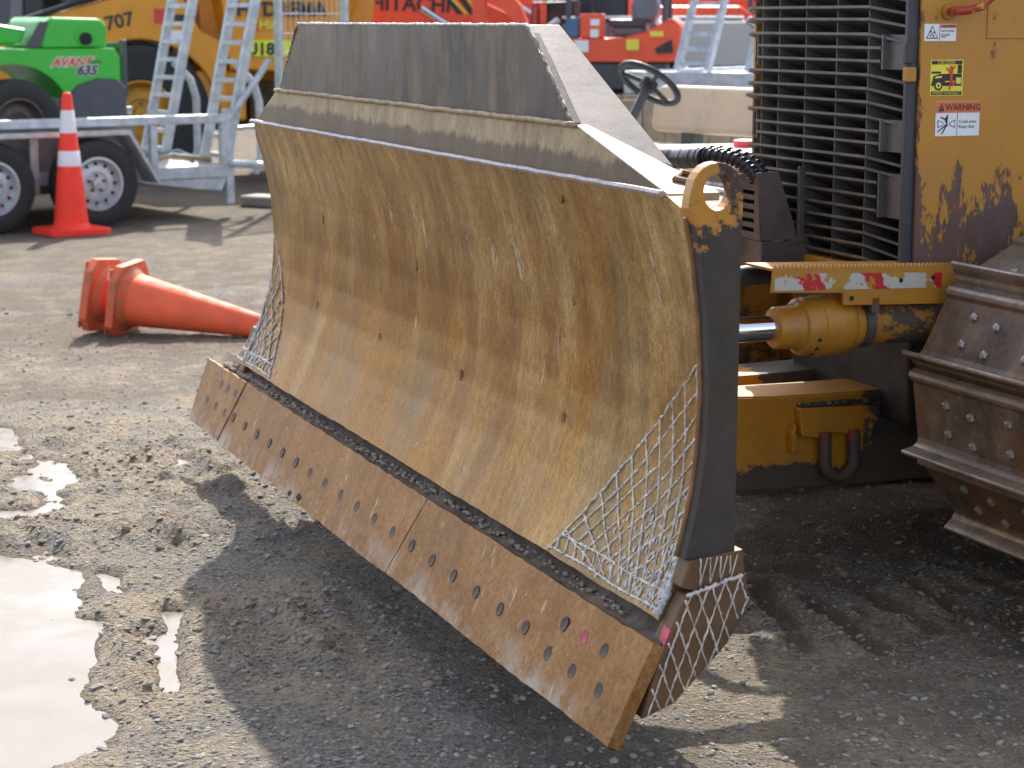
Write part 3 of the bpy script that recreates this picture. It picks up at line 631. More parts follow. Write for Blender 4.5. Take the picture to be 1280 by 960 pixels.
# ---- cutting edge: end bits and segments, bolted on; slanted butt joints
def cut(zr): k = (zr - .16) / (.356 - .16); return 0.089 * k      # r on the front plane at height z
nrm = Vector((-0.196, 0, 0.089)).normalized()                      # front normal of the cutting edge
def seg_edge(t0, t1, b0, b1, proud, seed):
    rr = np.random.RandomState(seed); n = max(8, int((t1 - t0) / .03)); m = MB(); rows = []
    for k, h in enumerate((1.0, .66, .33, .05)):
        row = []
        for i in range(n + 1):
            u = i / n; y = (b0 + (b1 - b0) * u) * (1 - h) + (t0 + (t1 - t0) * u) * h
            z = .16 + .196 * h; jig = 0
            if h < .1: z += rr.uniform(-.0012, .0012) + .0016 * math.sin(y * 5 + seed); jig = rr.uniform(0, .001)
            if h > .9: z += rr.uniform(-.0015, .0015)
            p = Vector((cut(z) + jig, y, z)) + nrm * proud; row.append(p)
        rows.append(row)
    # bottom chamfer, ground thin
    rows.append([p + Vector((0.012, 0, -.008)) for p in rows[-1]])
    Wd = n + 1; vs = [p for r_ in rows for p in r_]; nr = len(rows)
    fs = [(i * Wd + k, (i + 1) * Wd + k, (i + 1) * Wd + k + 1, i * Wd + k + 1) for i in range(nr - 1) for k in range(n)]
    back = [p - nrm * .026 + (Vector((0, 0, .012)) if i >= (nr - 1) * Wd else Vector()) for i, p in enumerate(vs)]
    m.add(vs + back, fs + [tuple(len(vs) + j for j in reversed(f)) for f in fs]
          + [(k + 1, k, k + len(vs), k + 1 + len(vs)) for k in range(n)]
          + [((nr - 1) * Wd + k, (nr - 1) * Wd + k + 1, (nr - 1) * Wd + k + 1 + len(vs), (nr - 1) * Wd + k + len(vs)) for k in range(n)]
          + [(i * Wd, (i + 1) * Wd, (i + 1) * Wd + len(vs), i * Wd + len(vs)) for i in range(nr - 1)]
          + [((i + 1) * Wd + n, i * Wd + n, i * Wd + n + len(vs), (i + 1) * Wd + n + len(vs)) for i in range(nr - 1)])
    return m
EDG = [(-0.012, 0.2845, 0.0, 0.3885, .003), (0.2895, 1.214, 0.393, 1.283, .0), (1.217, 2.066, 1.286, 2.15, .0012), (2.069, 2.895, 2.153, 2.955, -.0008), (2.898, 3.40, 2.958, 3.33, .0025)]
for i, (a, b, c, d, p) in enumerate(EDG):
    bp(seg_edge(a, b, c, d, p, 20 + i), 'end_bit' if i in (0, 4) else 'cutting_edge', 'cut', smooth=True)
# ledge between edge and moldboard, filled with dirt
m = MB(); n_ = 300; rows = [[], [], []]
for i in range(n_ + 1):
    y = 0.0 + 3.36 * i / n_
    y = -.005 + 3.36 * i / n_
    rows[0].append((.097 + random.uniform(-.001, .001), y, .351 + .0015 * math.sin(y * 31)))
    rows[1].append((.124 + .004 * math.sin(y * 23 + 2 * math.sin(y * 7)) + random.uniform(-.001, .001), y, .357 + .003 * math.sin(y * 41 + 3 * math.sin(y * 9)) + random.uniform(-.0012, .0012)))
    rows[2].append((.144, y, .380 + random.uniform(-.003, .006)))
W_ = n_ + 1; m.add([p for r_ in rows for p in r_], [(i * W_ + k, i * W_ + k + 1, (i + 1) * W_ + k + 1, (i + 1) * W_ + k) for i in range(2) for k in range(n_)])
bp(m, 'dirty_ledge', 'groove', smooth='all')
rr = np.random.RandomState(77); m = MB(); bmq = bmesh.new(); bmesh.ops.create_icosphere(bmq, subdivisions=1, radius=1.0); iv = np.array([v_.co[:] for v_ in bmq.verts]); iq = [tuple(v_.index for v_ in f_.verts) for f_ in bmq.faces]; bmq.free()
for k in range(650):
    y = 3.25 - 3.1 * rr.rand() ** 1.8; s_ = rr.uniform(.002, .0065); c_ = np.array([rr.uniform(.102, .132), y, .358 + rr.uniform(0, .006)])
    m.add((iv * (1 + .5 * (rr.rand(len(iv), 1) - .5)) * np.array([1, 1.4, .7]) * s_ + c_).tolist(), iq)
bp(m, 'packed_dirt', 'clod')['kind'] = 'stuff'
m = MB(); m.prism([(.124, .24), (.17, .24), (.17, .37), (.148, .37), (.124, .345)], 0.04, 3.30); m.prism([(.080, .235), (.123, .235), (.123, .342), (.116, .342)], .03, 3.30); bp(m, 'edge_backing', 'grime')
# plow bolts
mb_ = MB(); mb_.lathe([(0.0150, -.004), (0.0150, .0001), (.0143, .0004), (.0135, .0001), (.002, -.0001)], 'z', seg=14)
bolt_me = None
def bolt(y, z, red=False):
    global bolt_me
    k = (z - .16) / .196; yy = y
    p = Vector((cut(z), yy, z)) + nrm * (.0033 if y < .4 else .0028 if y > 2.93 else .0016)
    if bolt_me is None:
        o = mb_.build('plow_bolt', 'bolt', blade, smooth=True); bolt_me = o.data
    elif red:
        me = bolt_me.copy(); me.materials.clear(); me.materials.append(M['bolt_red']); o = link('plow_bolt', me, blade); o['label'] = 'plow bolt marked with red paint'
    else: o = link('plow_bolt', bolt_me, blade)
    o.location = p; o.rotation_euler = nrm.to_track_quat('Z', 'Y').to_euler(); o.scale = (1, 1, 1)
for k in range(18): bolt(.488 + .1412 * k, .253)
for y in (.108, .232, .351): bolt(y, .239)
for y in (.146, .239, .334): bolt(y, .300, y == .239)
for y in (2.988, 3.102, 3.218): bolt(y, .25)
for y in (2.956, 3.051, 3.137): bolt(y, .313)
# two ragged nicks near the middle of the edge
for (y, z, a, b) in ((2.045, .186, .022, .010), (2.13, .180, .016, .008)):
    m = MB(); c = Vector((cut(z), y, z)) + nrm * .0022
    m.add([c + Vector((.002, -a, .004)), c + Vector((-.004, -a * .2, -b)), c + Vector((-.002, a, -b * .3)), c + Vector((.005, a * .5, b))], [(0, 1, 2, 3)])
    for i in range(4): pass
    bp(m, 'edge_nick', 'core')
# small bolt-head scars on the moldboard face
for (y, z) in ((.66, .889), (1.31, .619), (.62, 1.105), (2.48, .895), (2.52, .63), (1.93, .62), (.69, .625), (1.67, .849)):
    m = MB(); m.lathe([(.011, -.004), (.0105, .0008), (.001, .0012)], 'x', seg=12); 
    o = bp(m, 'plug_weld', 'rust', smooth=True); o.location = (prof(z) - .0002, y, z); o.rotation_euler = (0, math.pi, 0); o.scale = (1, .8, 1.7)

# ---- near and far end plates with lifting eye, wear cheek and weld hatching
def end_poly():
    fr = [(pedge(z), z) for z in np.linspace(.50, 1.10, 14)]
    top = [(.150, 1.128), (.153, 1.150)] + [(.2065 + .0505 * math.cos(R(a)), 1.155 + .052 * math.sin(R(a))) for a in range(170, 9, -16)] + [(.2565, 1.13)]
    return fr + top + [(.255, 1.08), (.253, .50)]
def cheek_polys():
    up = [(.142, .452), (.160, .50), (.266, .512), (.272, .450), (.2, .435)]
    lo = [(.098, .325), (.108, .350), (.135, .412), (.150, .438), (.270, .470), (.2745, .42), (.235, .342), (.128, .240), (.065, .218)]
    return up, lo
for far in (0, 1):
    F_ = (lambda y: LM - y) if far else (lambda y: y)
    m = MB()
    if far: m.prism([(prof(z) + .03, z) for z in np.linspace(.50, 1.08, 14)] + [(.21, 1.10), (.24, 1.10), (.255, 1.08), (.253, .50)], F_(.002), F_(.034))
    else: m.prism(end_poly(), F_(.002), F_(.034), 'y', [ell(.2065, 1.155, .027, .032, 18)])
    o = bp(m, 'end_plate', 'eye', bevel=0.003)
    up, lo = cheek_polys()
    m = MB(); m.prism(up, F_(-.006), F_(.040)); bp(m, 'wear_cheek', 'cheek', bevel=.003)
    m = MB(); m.prism(lo, F_(-.014), F_(.0385)); bp(m, 'wear_cheek', 'cheek', bevel=.005)
    # rust-red weld down the plate's front edge
    m = MB(); pp = [((prof(z) + .03 if far else pedge(z)) - .001 + random.uniform(-.001, .001), F_(.034), z) for z in np.linspace(.5, 1.11, 40)]; m.tube(pp, .0055, 6); bp(m, 'corner_weld', 'rust', smooth='all')
    # hatching on the cheek
    m = MB(); ys = F_(-.0142)
    import itertools
    def inside(x, z, poly):
        c = False; n = len(poly)
        for i in range(n):
            (a, b), (d, e) = poly[i], poly[(i + 1) % n]
            if (b > z) != (e > z) and x < (d - a) * (z - b) / (e - b) + a: c = not c
        return c
    for fam in (1, -1):
        for k in range(-14, 16):
            run = []
            for t_ in np.linspace(-.3, .3, 90):
                x = .18 + k * .030 + t_ * (.36 if fam > 0 else -.34); z = .34 + t_ * .93
                if inside(x, z, lo): run.append((x + random.uniform(-.0012, .0012), ys, z))
                else:
                    if len(run) > 5: m.tube(run, [.0018 + random.uniform(-.0008, .0009) for _ in run], 5)
                    run = []
    edge_run = []
    for a, b in zip(lo[3:4], [(.262, .467)]):
        for t_ in np.linspace(0, 1, 24): edge_run.append((a[0] + (b[0] - a[0]) * t_, F_(-.013), a[1] + (b[1] - a[1]) * t_ + random.uniform(-.002, .002)))
    m.tube(edge_run, [.0026 + random.uniform(-.001, .003) for _ in edge_run], 6)
    bp(m, 'cheek_hatching', 'weld', smooth='all')['kind'] = 'stuff'
    m = MB(); 
    for k in range(4):
        x = .180 + k * .020
        m.tube([(x + random.uniform(-.001, .001), F_(-.0062), z) for z in np.linspace(.452 + .006 * k, .503, 8)], .0016, 5)
        m.tube([(x + .014 * q, F_(-.0062), .455 + .048 * q) for q in np.linspace(0, 1, 8)], .0014, 5)
    bp(m, 'upper_hatching', 'weld', smooth='all')['kind'] = 'stuff'
    # ---- hardfacing lattice in the lower corner of the moldboard
    m = MB()
    A = (0.56, .390); B = (0.040, .884); C = (0.038, .390)            # left foot, top, corner (y, z)
    if far: A = (.34, .390); B = (.060, .79); C = (-.10, .390)
    def onm(y, z):
        return (prof(z) - .0007 + random.uniform(-.0004, .0004), min(F_(y), farend(z) - .004) if far else y, z)
    def line(p, q, rad, n=None):
        n = n or max(6, int(math.hypot(q[0] - p[0], q[1] - p[1]) / .006))
        o1, o2 = random.uniform(0, 9), random.uniform(0, 9)
        pts = [onm(p[0] + (q[0] - p[0]) * t_ + .0028 * math.sin(t_ * 9 + o1) * math.sin(3.14 * t_) + random.uniform(-.0008, .0008), p[1] + (q[1] - p[1]) * t_ + .0028 * math.sin(t_ * 8 + o2) * math.sin(3.14 * t_) + random.uniform(-.0008, .0008)) for t_ in np.linspace(0, 1, n)]
        m.tube(pts, [rad * .68 * random.uniform(.4, 1.6) for _ in pts], 5)
    def hyp(t_): return (A[0] + (B[0] - A[0]) * t_ + .012 * math.sin(math.pi * t_), A[1] + (B[1] - A[1]) * t_ + .012 * math.sin(math.pi * t_))
    hp = [hyp(t_) for t_ in np.linspace(0, 1, 9)]
    for i in range(8): line(hp[i], hp[i + 1], .0040)
    NA = 10 if not far else 6; NB = 11 if not far else 7
    for k in range(1, NA):                                              # runs parallel to the hem
        t_ = k / (NA + .0); line((A[0] * (1 - t_) + C[0] * t_, A[1] + .035), (C[0] + (.0 if not far else .10 * (1 - t_)), B[1] * (1 - t_) + (C[1] + .035) * t_), .0033)
    for k in range(1, NB):                                              # runs falling steeply to the foot
        t_ = k / (NB + .3); p = hyp(t_); line(p, (C[0] + .006 + (A[0] - C[0]) * .62 * (1 - t_) ** 1.35, C[1] + .012), .0038)
    for zz, e in ((.397, 1.0), (.428, .94)): line((A[0] * e, zz), (C[0], zz + .002), .0044)
    for k in range(12): y = C[0] + .01 + k * (A[0] - C[0]) * .083; line((y, .396), (y + .010, .428), .0034)
    if not far: line((C[0], .40), (C[0] + .002, .88), .004)
    bp(m, 'hardfacing_lattice', 'weld', smooth='all')['kind'] = 'stuff'
    # pale spatter plastered in the corner
    rr = np.random.RandomState(4 + far); m = MB()
    for k in range(240):
        y = abs(rr.normal(0, .12)) + .045; z = .395 + abs(rr.normal(0, .09))
        if y / .57 + (z - .39) / .5 > .75: continue
        s_ = rr.uniform(.0015, .005); c = prof(z) - .0006; n = 7
        ring = [(c - .0012, F_(y + s_ * math.cos(a) * rr.uniform(.5, 1.2)), z + s_ * 1.5 * math.sin(a) * rr.uniform(.5, 1.2)) for a in np.linspace(0, 6.28, n, endpoint=False)]
        m.add([(p[0] - .0004 + (prof(z) - prof(p[2])) * -1, p[1], p[2]) for p in ring], [tuple(range(n))])
    bp(m, 'weld_spatter', 'frost_and_sheen')['kind'] = 'stuff'
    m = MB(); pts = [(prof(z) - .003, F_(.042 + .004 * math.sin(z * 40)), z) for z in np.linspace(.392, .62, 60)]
    m.tube(pts, [max(.0015, .008 * (1 - (p[2] - .39) / .24) ** .6 + random.uniform(-.003, .003)) for p in pts], 6); bp(m, 'corner_sheen_bead', 'frost_and_sheen', smooth='all')  # pale bead along the edge, a bright reflection put into its colour
    if not far:
        m = MB(); m.add([(.100, -.004, .335), (.092, -.05, .318), (.116, -.055, .385), (.122, -.004, .392)], [(0, 1, 2, 3)])
        for i in range(4): m.v[i] = (m.v[i][0] - .006, m.v[i][1], m.v[i][2])
        mm = MB(); mm.hexa([(.095, .010, .312), (.095, -.010, .314), (.122, -.012, .378), (.122, .014, .380)], [(.0925, .010, .314), (.0925, -.010, .316), (.1195, -.012, .380), (.1195, .014, .382)]); bp(mm, 'red_paint_mark', 'redmark')

# ---- push beam (C-frame)
def beamside(y0, y1):
    m = MB(); m.prism([(.42, .33), (1.2, .315), (3.2, .33), (3.2, .56), (1.45, .575), (1.1, .568), (.9, .570), (.76, .58), (.42, .59)], y0, y1); return m
pb = beamside(1.05, 1.225).build('push_beam', 'beam', dz, bevel=.006); pb.location = (.150, .366, -.0945); pb.scale = (1.108, 1.08, 1)
m = MB(); m.hexa([(.425, 1.053, .5905), (3.19, 1.053, .5605), (3.19, 1.222, .5605), (.425, 1.222, .5905)], [(.425, 1.053, .592), (3.19, 1.053, .562), (3.19, 1.222, .562), (.425, 1.222, .592)]) if False else None
tp_ = [(.43, .5905), (.76, .5805), (.9, .5705), (1.1, .5685), (1.45, .5755), (3.19, .5605)]
for (xa, za), (xb, zb) in zip(tp_, tp_[1:]): m.hexa([(xa, 1.056, za - .001), (xb, 1.056, zb - .001), (xb, 1.219, zb - .001), (xa, 1.219, za - .001)], [(xa, 1.056, za + .002), (xb, 1.056, zb + .002), (xb, 1.219, zb + .002), (xa, 1.219, za + .002)])
m.build('beam_top', 'yellow', pb)
m = MB(); m.prism([(.955, .5425), (1.165, .535), (1.172, .50), (1.155, .468), (1.125, .458), (1.09, .463), (1.05, .470), (1.03, .462), (1.0, .460), (.962, .468)], 1.018, 1.0485); m.build('shackle_bracket', 'beam', pb, bevel=.006)
m = MB(); m.prism([(.935, .475), (.948, .50), (.950, .43), (.937, .425)], 1.02, 1.0485); m.build('bracket_rib', 'beam', pb, bevel=.003)
m = MB(); m.prism([(1.115, .462), (1.131, .462), (1.129, .432), (1.117, .432)], 1.02, 1.0485); m.build('bracket_rib', 'beam', pb)
m = MB(); m.tube([(.96 + .0054 * i, 1.034 + random.uniform(-.003, .003), .546 + random.uniform(-.003, .004)) for i in range(40)], [.006 + random.uniform(-.002, .002) for _ in range(40)], 6); m.build('bracket_weld', 'darksteel', pb, smooth='all')
m = MB(); P_ = [(1.022, 1.015, .475), (1.022, 1.012, .43)] + [(1.0615 - .0395 * math.cos(R(a)), 1.010, .395 - .042 * math.sin(R(a))) for a in range(0, 181, 15)] + [(1.101, 1.012, .43), (1.101, 1.015, .475)]
m.tube(P_, .0155, 12); m.build('shackle', 'shackle', pb, smooth=True)
pb2 = beamside(1.05, 1.225).build('push_beam', 'beam', dz, bevel=.006); pb2.location = (.150, .80, -.0945)

# ---- angle cylinder
cy, cz = 1.13, .722
m = MB(); m.lathe([(.0545, 1.15), (.0545, 1.42), (.0545, 2.0)], 'x', (0, cy, cz), 32); cyl = m.build('angle_cylinder', 'cyl', dz, smooth=True)
m = MB(); m.lathe([(.0305, .46), (.0305, .945)], 'x', (0, cy, cz), 32); m.build('chrome_rod', 'chrome', cyl, smooth=True)
m = MB(); m.lathe([(.036, .936), (.047, .938), (.051, .944), (.053, .985), (.060, 1.0), (.068, 1.004), (.0715, 1.012), (.0715, 1.047), (.074, 1.049), (.0745, 1.098), (.0715, 1.10), (.0715, 1.128), (.066, 1.136), (.058, 1.143), (.058, 1.158)], 'x', (0, cy, cz), 36); m.build('gland', 'gland', cyl, smooth=True)
for k in range(10):
    a = R(36 * k + 12); m = MB(); m.lathe([(.0045, -.004), (.0045, .003), (.001, .0034)], 'x', seg=8)
    o = m.build('gland_bolt', 'hole', cyl); o.location = (1.0035, cy + .0575 * math.cos(a), cz + .0575 * math.sin(a)); o.rotation_euler = (0, math.pi, 0)
for k in range(3):
    a = R(200 + 22 * k); m = MB(); m.lathe([(.005, -.003), (.005, .0018), (.001, .002)], 'z', seg=8); o = m.build('spanner_hole', 'hole', cyl)
    d_ = Vector((0, math.cos(a), math.sin(a))); o.location = Vector((1.03, cy, cz)) + d_ * .0712; o.rotation_euler = d_.to_track_quat('Z', 'Y').to_euler()
m = MB(); m.lathe([(.0550, 1.166), (.0595, 1.167), (.0595, 1.192), (.0550, 1.193)], 'x', (0, cy, cz), 32); m.box(1.168, 1.188, cy - .072, cy - .056, cz + .035, cz + .07); m.build('clamp_band', 'boxsteel', cyl, smooth=True)
# guard over the cylinder, with serrated tread edge and worn striping
def tread():
    pts = [(.894, .818), (1.088, .809), (1.088, .779), (1.42, .768), (1.42, .858)]
    x = 1.42; k = 0
    while x > .90: pts.append((x, .858 + .010 * (1 if k % 2 == 0 else 0) + (1.42 - x) * .03)); x -= .0055; k += 1
    pts.append((.898, .875)); return pts
m = MB(); m.prism(tread(), 1.058, 1.066); cg = m.build('cylinder_guard', 'yellow', dz)
m = MB(); m.hexa([(.898, 1.0665, .868), (1.42, 1.0665, .852), (1.42, 1.20, .852), (.898, 1.20, .868)], [(.898, 1.0665, .874), (1.42, 1.0665, .858), (1.42, 1.20, .858), (.898, 1.20, .874)]); m.build('tread_plate', 'yellow', cg)
m = MB(); m.prism([(.900, .822), (1.36, .809), (1.36, .846), (.93, .862), (.90, .85)], 1.0565, 1.0575); m.build('striped_tape', 'tape', cg)
for (x, z) in ((1.245, .832), (1.335, .835), (1.11, .795)):
    m = MB(); m.lathe([(.0055, -.001), (.0055, .0012)], 'y', (0, 0, 0), 10); o = m.build('guard_bolt', 'hole', cg); o.location = (x, 1.0556, z)
# ---- hydraulic hoses and slotted hose box
hb = MB(); 
def slotbox():
    m = MB(); S0, S1 = 1.305, 1.435; r0, r1 = 1.02, 1.10
    # front plate with five slots
    sl = [[(S0 + .035, 1.008 - .0235 * k), (S1 - .022, 1.008 - .0235 * k), (S1 - .022, .998 - .0235 * k), (S0 + .035, .998 - .0235 * k)] for k in range(5)]
    m.prism([(S0, .885), (S1, .885), (S1, 1.045), (S0 + .018, 1.055)], r0, r0 + .006, 'x', sl)
    m.hexa([(r0 + .0062, S0, .885), (r1 + .03, S0 - .002, .885), (r1 + .03, S0 + .006, .885), (r0 + .0062, S0 + .006, .885)], [(r0 + .0062, S0 + .018, 1.055), (r1 - .02, S0 + .018, 1.055), (r1 - .02, S0 + .024, 1.055), (r0 + .0062, S0 + .024, 1.055)])
    m.box(r0 + .0062, r1 - .02, S0 + .0245, S1, 1.047, 1.054); m.box(r0 + .0062, r1 + .03, S1 - .006, S1 - .0002, .885, 1.046); m.box(r0 + .0062, r1 + .03, S0 + .0065, S1 - .0065, .885, .892)
    return m
sb = slotbox().build('hose_box', 'boxsteel', dz, bevel=.0015); sb.location = (.14 - 1.06 * .05, .310 - 1.37 * .05, -.006 - .95 * .05); sb.scale = (1.05, 1.05, 1.05)
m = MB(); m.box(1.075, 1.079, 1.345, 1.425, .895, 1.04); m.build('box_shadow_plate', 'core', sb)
m = MB(); m.prism([(1.02, .81), (1.02, .883), (1.10, .883), (1.13, .895), (1.15, .90), (1.16, .87), (1.27, .80), (1.27, .78), (1.02, .78)], 1.295, 1.31); m.box(1.025, 1.045, 1.3105, 1.45, .78, .884); m.build('box_mount', 'boxsteel', sb, bevel=.002)
m = MB(); m.box(1.118, 1.135, 1.285, 1.297, .88, 1.07); m.build('box_strut', 'boxsteel', sb, bevel=.002)
for (p) in ((1.018, 1.43, .875), (1.018, 1.43, .852), (1.15, 1.287, .815)):
    m = MB(); m.lathe([(.009, 0), (.009, .006), (.006, .009)], 'x', seg=8); o = m.build('mount_bolt', 'boxsteel', sb); o.location = p; o.rotation_euler = (0, math.pi, 0)
def hose(name, path, rad, spiral=None, wraps=False):
    # catmull-rom through the path
    P = [Vector(p) for p in path]; P = [P[0] * 2 - P[1]] + P + [P[-1] * 2 - P[-2]]; out = []
    for i in range(1, len(P) - 2):
        for t_ in np.linspace(0, 1, 24, endpoint=False):
            a, b, c, d = P[i - 1], P[i], P[i + 1], P[i + 2]
            out.append(0.5 * ((2 * b) + (c - a) * t_ + (2 * a - 5 * b + 4 * c - d) * t_ ** 2 + (3 * b - a - 3 * c + d) * t_ ** 3))
    m = MB()
    if wraps: rr_ = [rad * (1.0 + .07 * (((i % 11) / 11.0))) for i in range(len(out))]
    else: rr_ = [rad] * len(out)
    m.tube(out, rr_, 14); o = m.build(name, 'hose', dz, smooth=True)
    if name != 'lower_hose': o.location = (.14, .300, -.018)
    if spiral:
        mm = MB(); sp = []; n = len(out); turns = spiral
        for i in range(n * 4 - 4):
            k = i / 4; a = int(k); f = k - a; p = out[a].lerp(out[a + 1], f); d = (out[a + 1] - out[a]).normalized()
            x = d.cross(Vector((0, 0, 1))).normalized(); y = x.cross(d); an = turns * 2 * math.pi * k / n
            sp.append(p + (x * math.cos(an) + y * math.sin(an)) * (rad + .0015))
        mm.tube(sp, .0035, 5); mm.build('spiral_guard', 'hose', o, smooth='all')
    return o
hose('hose_bundle', [(.60, 2.05, 1.02), (.80, 1.86, 1.085), (.915, 1.68, 1.092), (.935, 1.55, 1.10), (.945, 1.49, 1.103)], .028, wraps=True)
hose('hydraulic_hose', [(.935, 1.53, 1.110), (.955, 1.46, 1.112), (.985, 1.41, 1.105), (1.012, 1.375, 1.082), (1.03, 1.36, 1.05)], .0155, 13)
hose('hydraulic_hose', [(.935, 1.55, 1.098), (.965, 1.49, 1.117), (1.01, 1.42, 1.109), (1.045, 1.385, 1.084), (1.06, 1.37, 1.05)], .0155, 13)
hose('lower_hose', [(.60, 1.25, .74), (.80, 1.22, .82), (.95, 1.22, .84), (1.15, 1.25, .82), (1.35, 1.3, .78)], .026)

# ---- radiator grille
gr_ = MB(); gr_.prism([(1.155, .84), (1.172, .84), (1.172, 1.86), (1.155, 1.86)], 1.305, 1.352, 'x')
grille = gr_.build('radiator_grille', 'blackpaint', dz, bevel=.003)
m = MB(); m.box(1.41, 1.42, 1.17, 1.98, .80, 1.88); m.build('radiator_core', 'core', grille)
m = MB(); m.box(1.353, 1.40, 1.156, 1.171, .8, 1.88); m.box(1.353, 1.40, 1.972, 1.984, .8, 1.88); m.box(1.31, 1.40, 1.172, 1.971, 1.84, 1.88); m.build('grille_frame', 'blackpaint', grille)
zs = [1.488, 1.456, 1.420, 1.386, 1.352, 1.320, 1.287, 1.252, 1.217, 1.182, 1.150, 1.119, 1.086, 1.054, 1.020, .987, .955, .923, .892, .860]
kinds = 'LLLSSLLLLSSLLSSSLLLL'
for k in range(10): zs.insert(0, 1.488 + .0325 * (k + 1)); kinds = 'LLSSLLLSSL'[k] + kinds
for z, kd in zip(zs, kinds):
    m = MB(); tl = .0042; dr = .026
    if kd == 'L':
        rag = random.uniform(-.006, .008)
        top = [(1.40, 1.176, z - dr - .016), (1.325, 1.176, z - .020), (1.288, 1.31, z), (1.288, 1.93 + rag, z), (1.30, 1.968 + rag, z - .004), (1.40, 1.968 + rag, z - dr - .012)]
    else:
        top = [(1.40, 1.265, z - dr - .016), (1.296, 1.265, z), (1.296, 1.905, z), (1.40, 1.905, z - dr - .016)]
    wob = random.uniform(-.002, .002); k = len(top)
    top = [(a + random.uniform(-.002, .002), b, c + wob + (.004 * math.sin(b * 14 + z * 30) if z < 1.0 else .001 * math.sin(b * 9 + z * 50))) for a, b, c in top]
    m.add(top + [(a, b, c - tl * 1.6) for a, b, c in top], [tuple(range(k)), tuple(reversed(range(k, 2 * k)))] + [(i, (i + 1) % k, (i + 1) % k + k, i + k) for i in range(k)])
    m.build('louver', 'louver', grille)
for y in (1.885, 1.79, 1.645, 1.485, 1.33):
    m = MB(); m.box(1.301, 1.40, y - .0018, y + .0018, .83, 1.84); m.build('vertical_bar', 'louver', grille)
for (z0, z1) in ((1.33, 1.415), (1.128, 1.207), (.965, 1.075)):
    for bx_ in ((1.299, 1.40, 1.2575, 1.2645), (1.318, 1.322, 1.178, 1.2574), (1.299, 1.40, 1.9055, 1.910)):
        m = MB(); m.box(*bx_, z0, z1); m.build('blanking_plate', 'louver', grille)
m = MB(); m.box(1.296, 1.318, 1.147, 1.165, 1.345, 1.398); m.build('hinge', 'blackpaint', grille, bevel=.004)
m = MB(); m.box(1.298, 1.325, 1.142, 1.166, 1.302, 1.338); m.build('hinge', 'yellow', grille, bevel=.004)
# ---- hood
m = MB(); m.prism([(1.334, .80), (3.0, .80), (3.0, 1.86), (1.334, 1.86)], 1.143, 1.1545); hood = m.build('hood_side', 'panel', dz, bevel=.003)
hood['label'] = 'yellow hood side panel, paint worn to dark primer at the bottom'
m = MB(); m.prism([(1.334, .80), (3.0, .80), (3.0, 1.86), (1.334, 1.86)], 1.985, 1.9965); m.build('hood_side', 'panel', dz)
m = MB(); m.box(1.334, 3.0, 1.146, 1.994, 1.8605, 1.90); m.build('hood_top', 'yellow', dz, bevel=.006)
m = MB(); m.box(1.52, 1.90, 1.1395, 1.1428, 1.405, 1.80); m.build('hood_door', 'panel', hood, bevel=.002)
m = MB(); m.tube([(1.408, 1.143, 1.470), (1.408, 1.095, 1.472), (1.425, 1.085, 1.473), (1.46, 1.082, 1.482), (1.495, 1.082, 1.508), (1.505, 1.082, 1.56), (1.505, 1.09, 1.62), (1.505, 1.143, 1.625)], .0105, 10)
M['handle'] = chipped('red_yellow_handle', (0.36, 0.03, 0.02), (0.52, 0.27, 0.03), 30, .52, .05); m.build('grab_handle', 'handle', hood, smooth=True)
m = MB(); m.lathe([(.02, -.002), (.02, .006), (.012, .03)], 'y', (1.408, 1.136, 1.470), 14); m.build('handle_foot', 'yellow', hood, smooth=True)
# ---- stickers on the hood side
def sticker(nm, x0, x1, z0, z1, mat, lab):
    m = MB(); m.box(x0, x1, 1.1418, 1.1428, z0, z1); o = m.build(nm, mat, dz); o['label'] = lab; return o
def flat(par, pts, mat, lay=1, name='symbol'):
    m = MB(); m.prism(pts, 1.1418 - .0004 * lay - .0003, 1.1418 - .0004 * lay + .0002); return m.build(name, mat, par)
tz = 1.1410
def lab(par, s_, size, mat, x, z, sx=1.0, bold=0.0, lay=1): return text('lettering', s_, size, mat, par, (x, 1.1418 - .0004 * lay, z), ext=.0002, sx=sx, bold=bold)
s1 = sticker('warning_sticker', 1.342, 1.432, 1.400, 1.441, 'white', 'small white rotating blades warning sticker at the top of the hood')
flat(s1, [(1.347, 1.406), (1.381, 1.406), (1.364, 1.437)], 'black'); flat(s1, [(1.3505, 1.4085), (1.3775, 1.4085), (1.364, 1.4325)], 'white', 2)
for a in (20, 110, 200, 290):
    c0 = (1.364, 1.417); flat(s1, [c0, (c0[0] + .009 * math.cos(R(a)), c0[1] + .009 * math.sin(R(a))), (c0[0] + .008 * math.cos(R(a + 35)), c0[1] + .008 * math.sin(R(a + 35)))], 'black', 3)
flat(s1, [(1.3845, 1.401), (1.3855, 1.401), (1.3855, 1.440), (1.3845, 1.440)], 'black'); flat(s1, [(1.387, 1.4315), (1.431, 1.4315), (1.431, 1.4400), (1.387, 1.4400)], 'orangelab')
lab(s1, '⚠WARNING' if False else 'WARNING', .0075, 'black', 1.394, 1.4330, lay=2); lab(s1, 'ROTATING', .0072, 'navy', 1.390, 1.4215); lab(s1, 'BLADES', .0072, 'navy', 1.390, 1.4125); flat(s1, [(1.389, 1.4085), (1.404, 1.4085), (1.404, 1.4115), (1.389, 1.4115)], 'orangelab')
s2 = sticker('caution_sticker', 1.363, 1.456, 1.268, 1.355, 'yellowlab', 'yellow and black three point contact caution sticker on the hood')
flat(s2, [(1.366, 1.3440), (1.453, 1.3440), (1.453, 1.353), (1.366, 1.353)], 'black'); flat(s2, [(1.366, 1.270), (1.453, 1.270), (1.453, 1.279), (1.366, 1.279)], 'black')
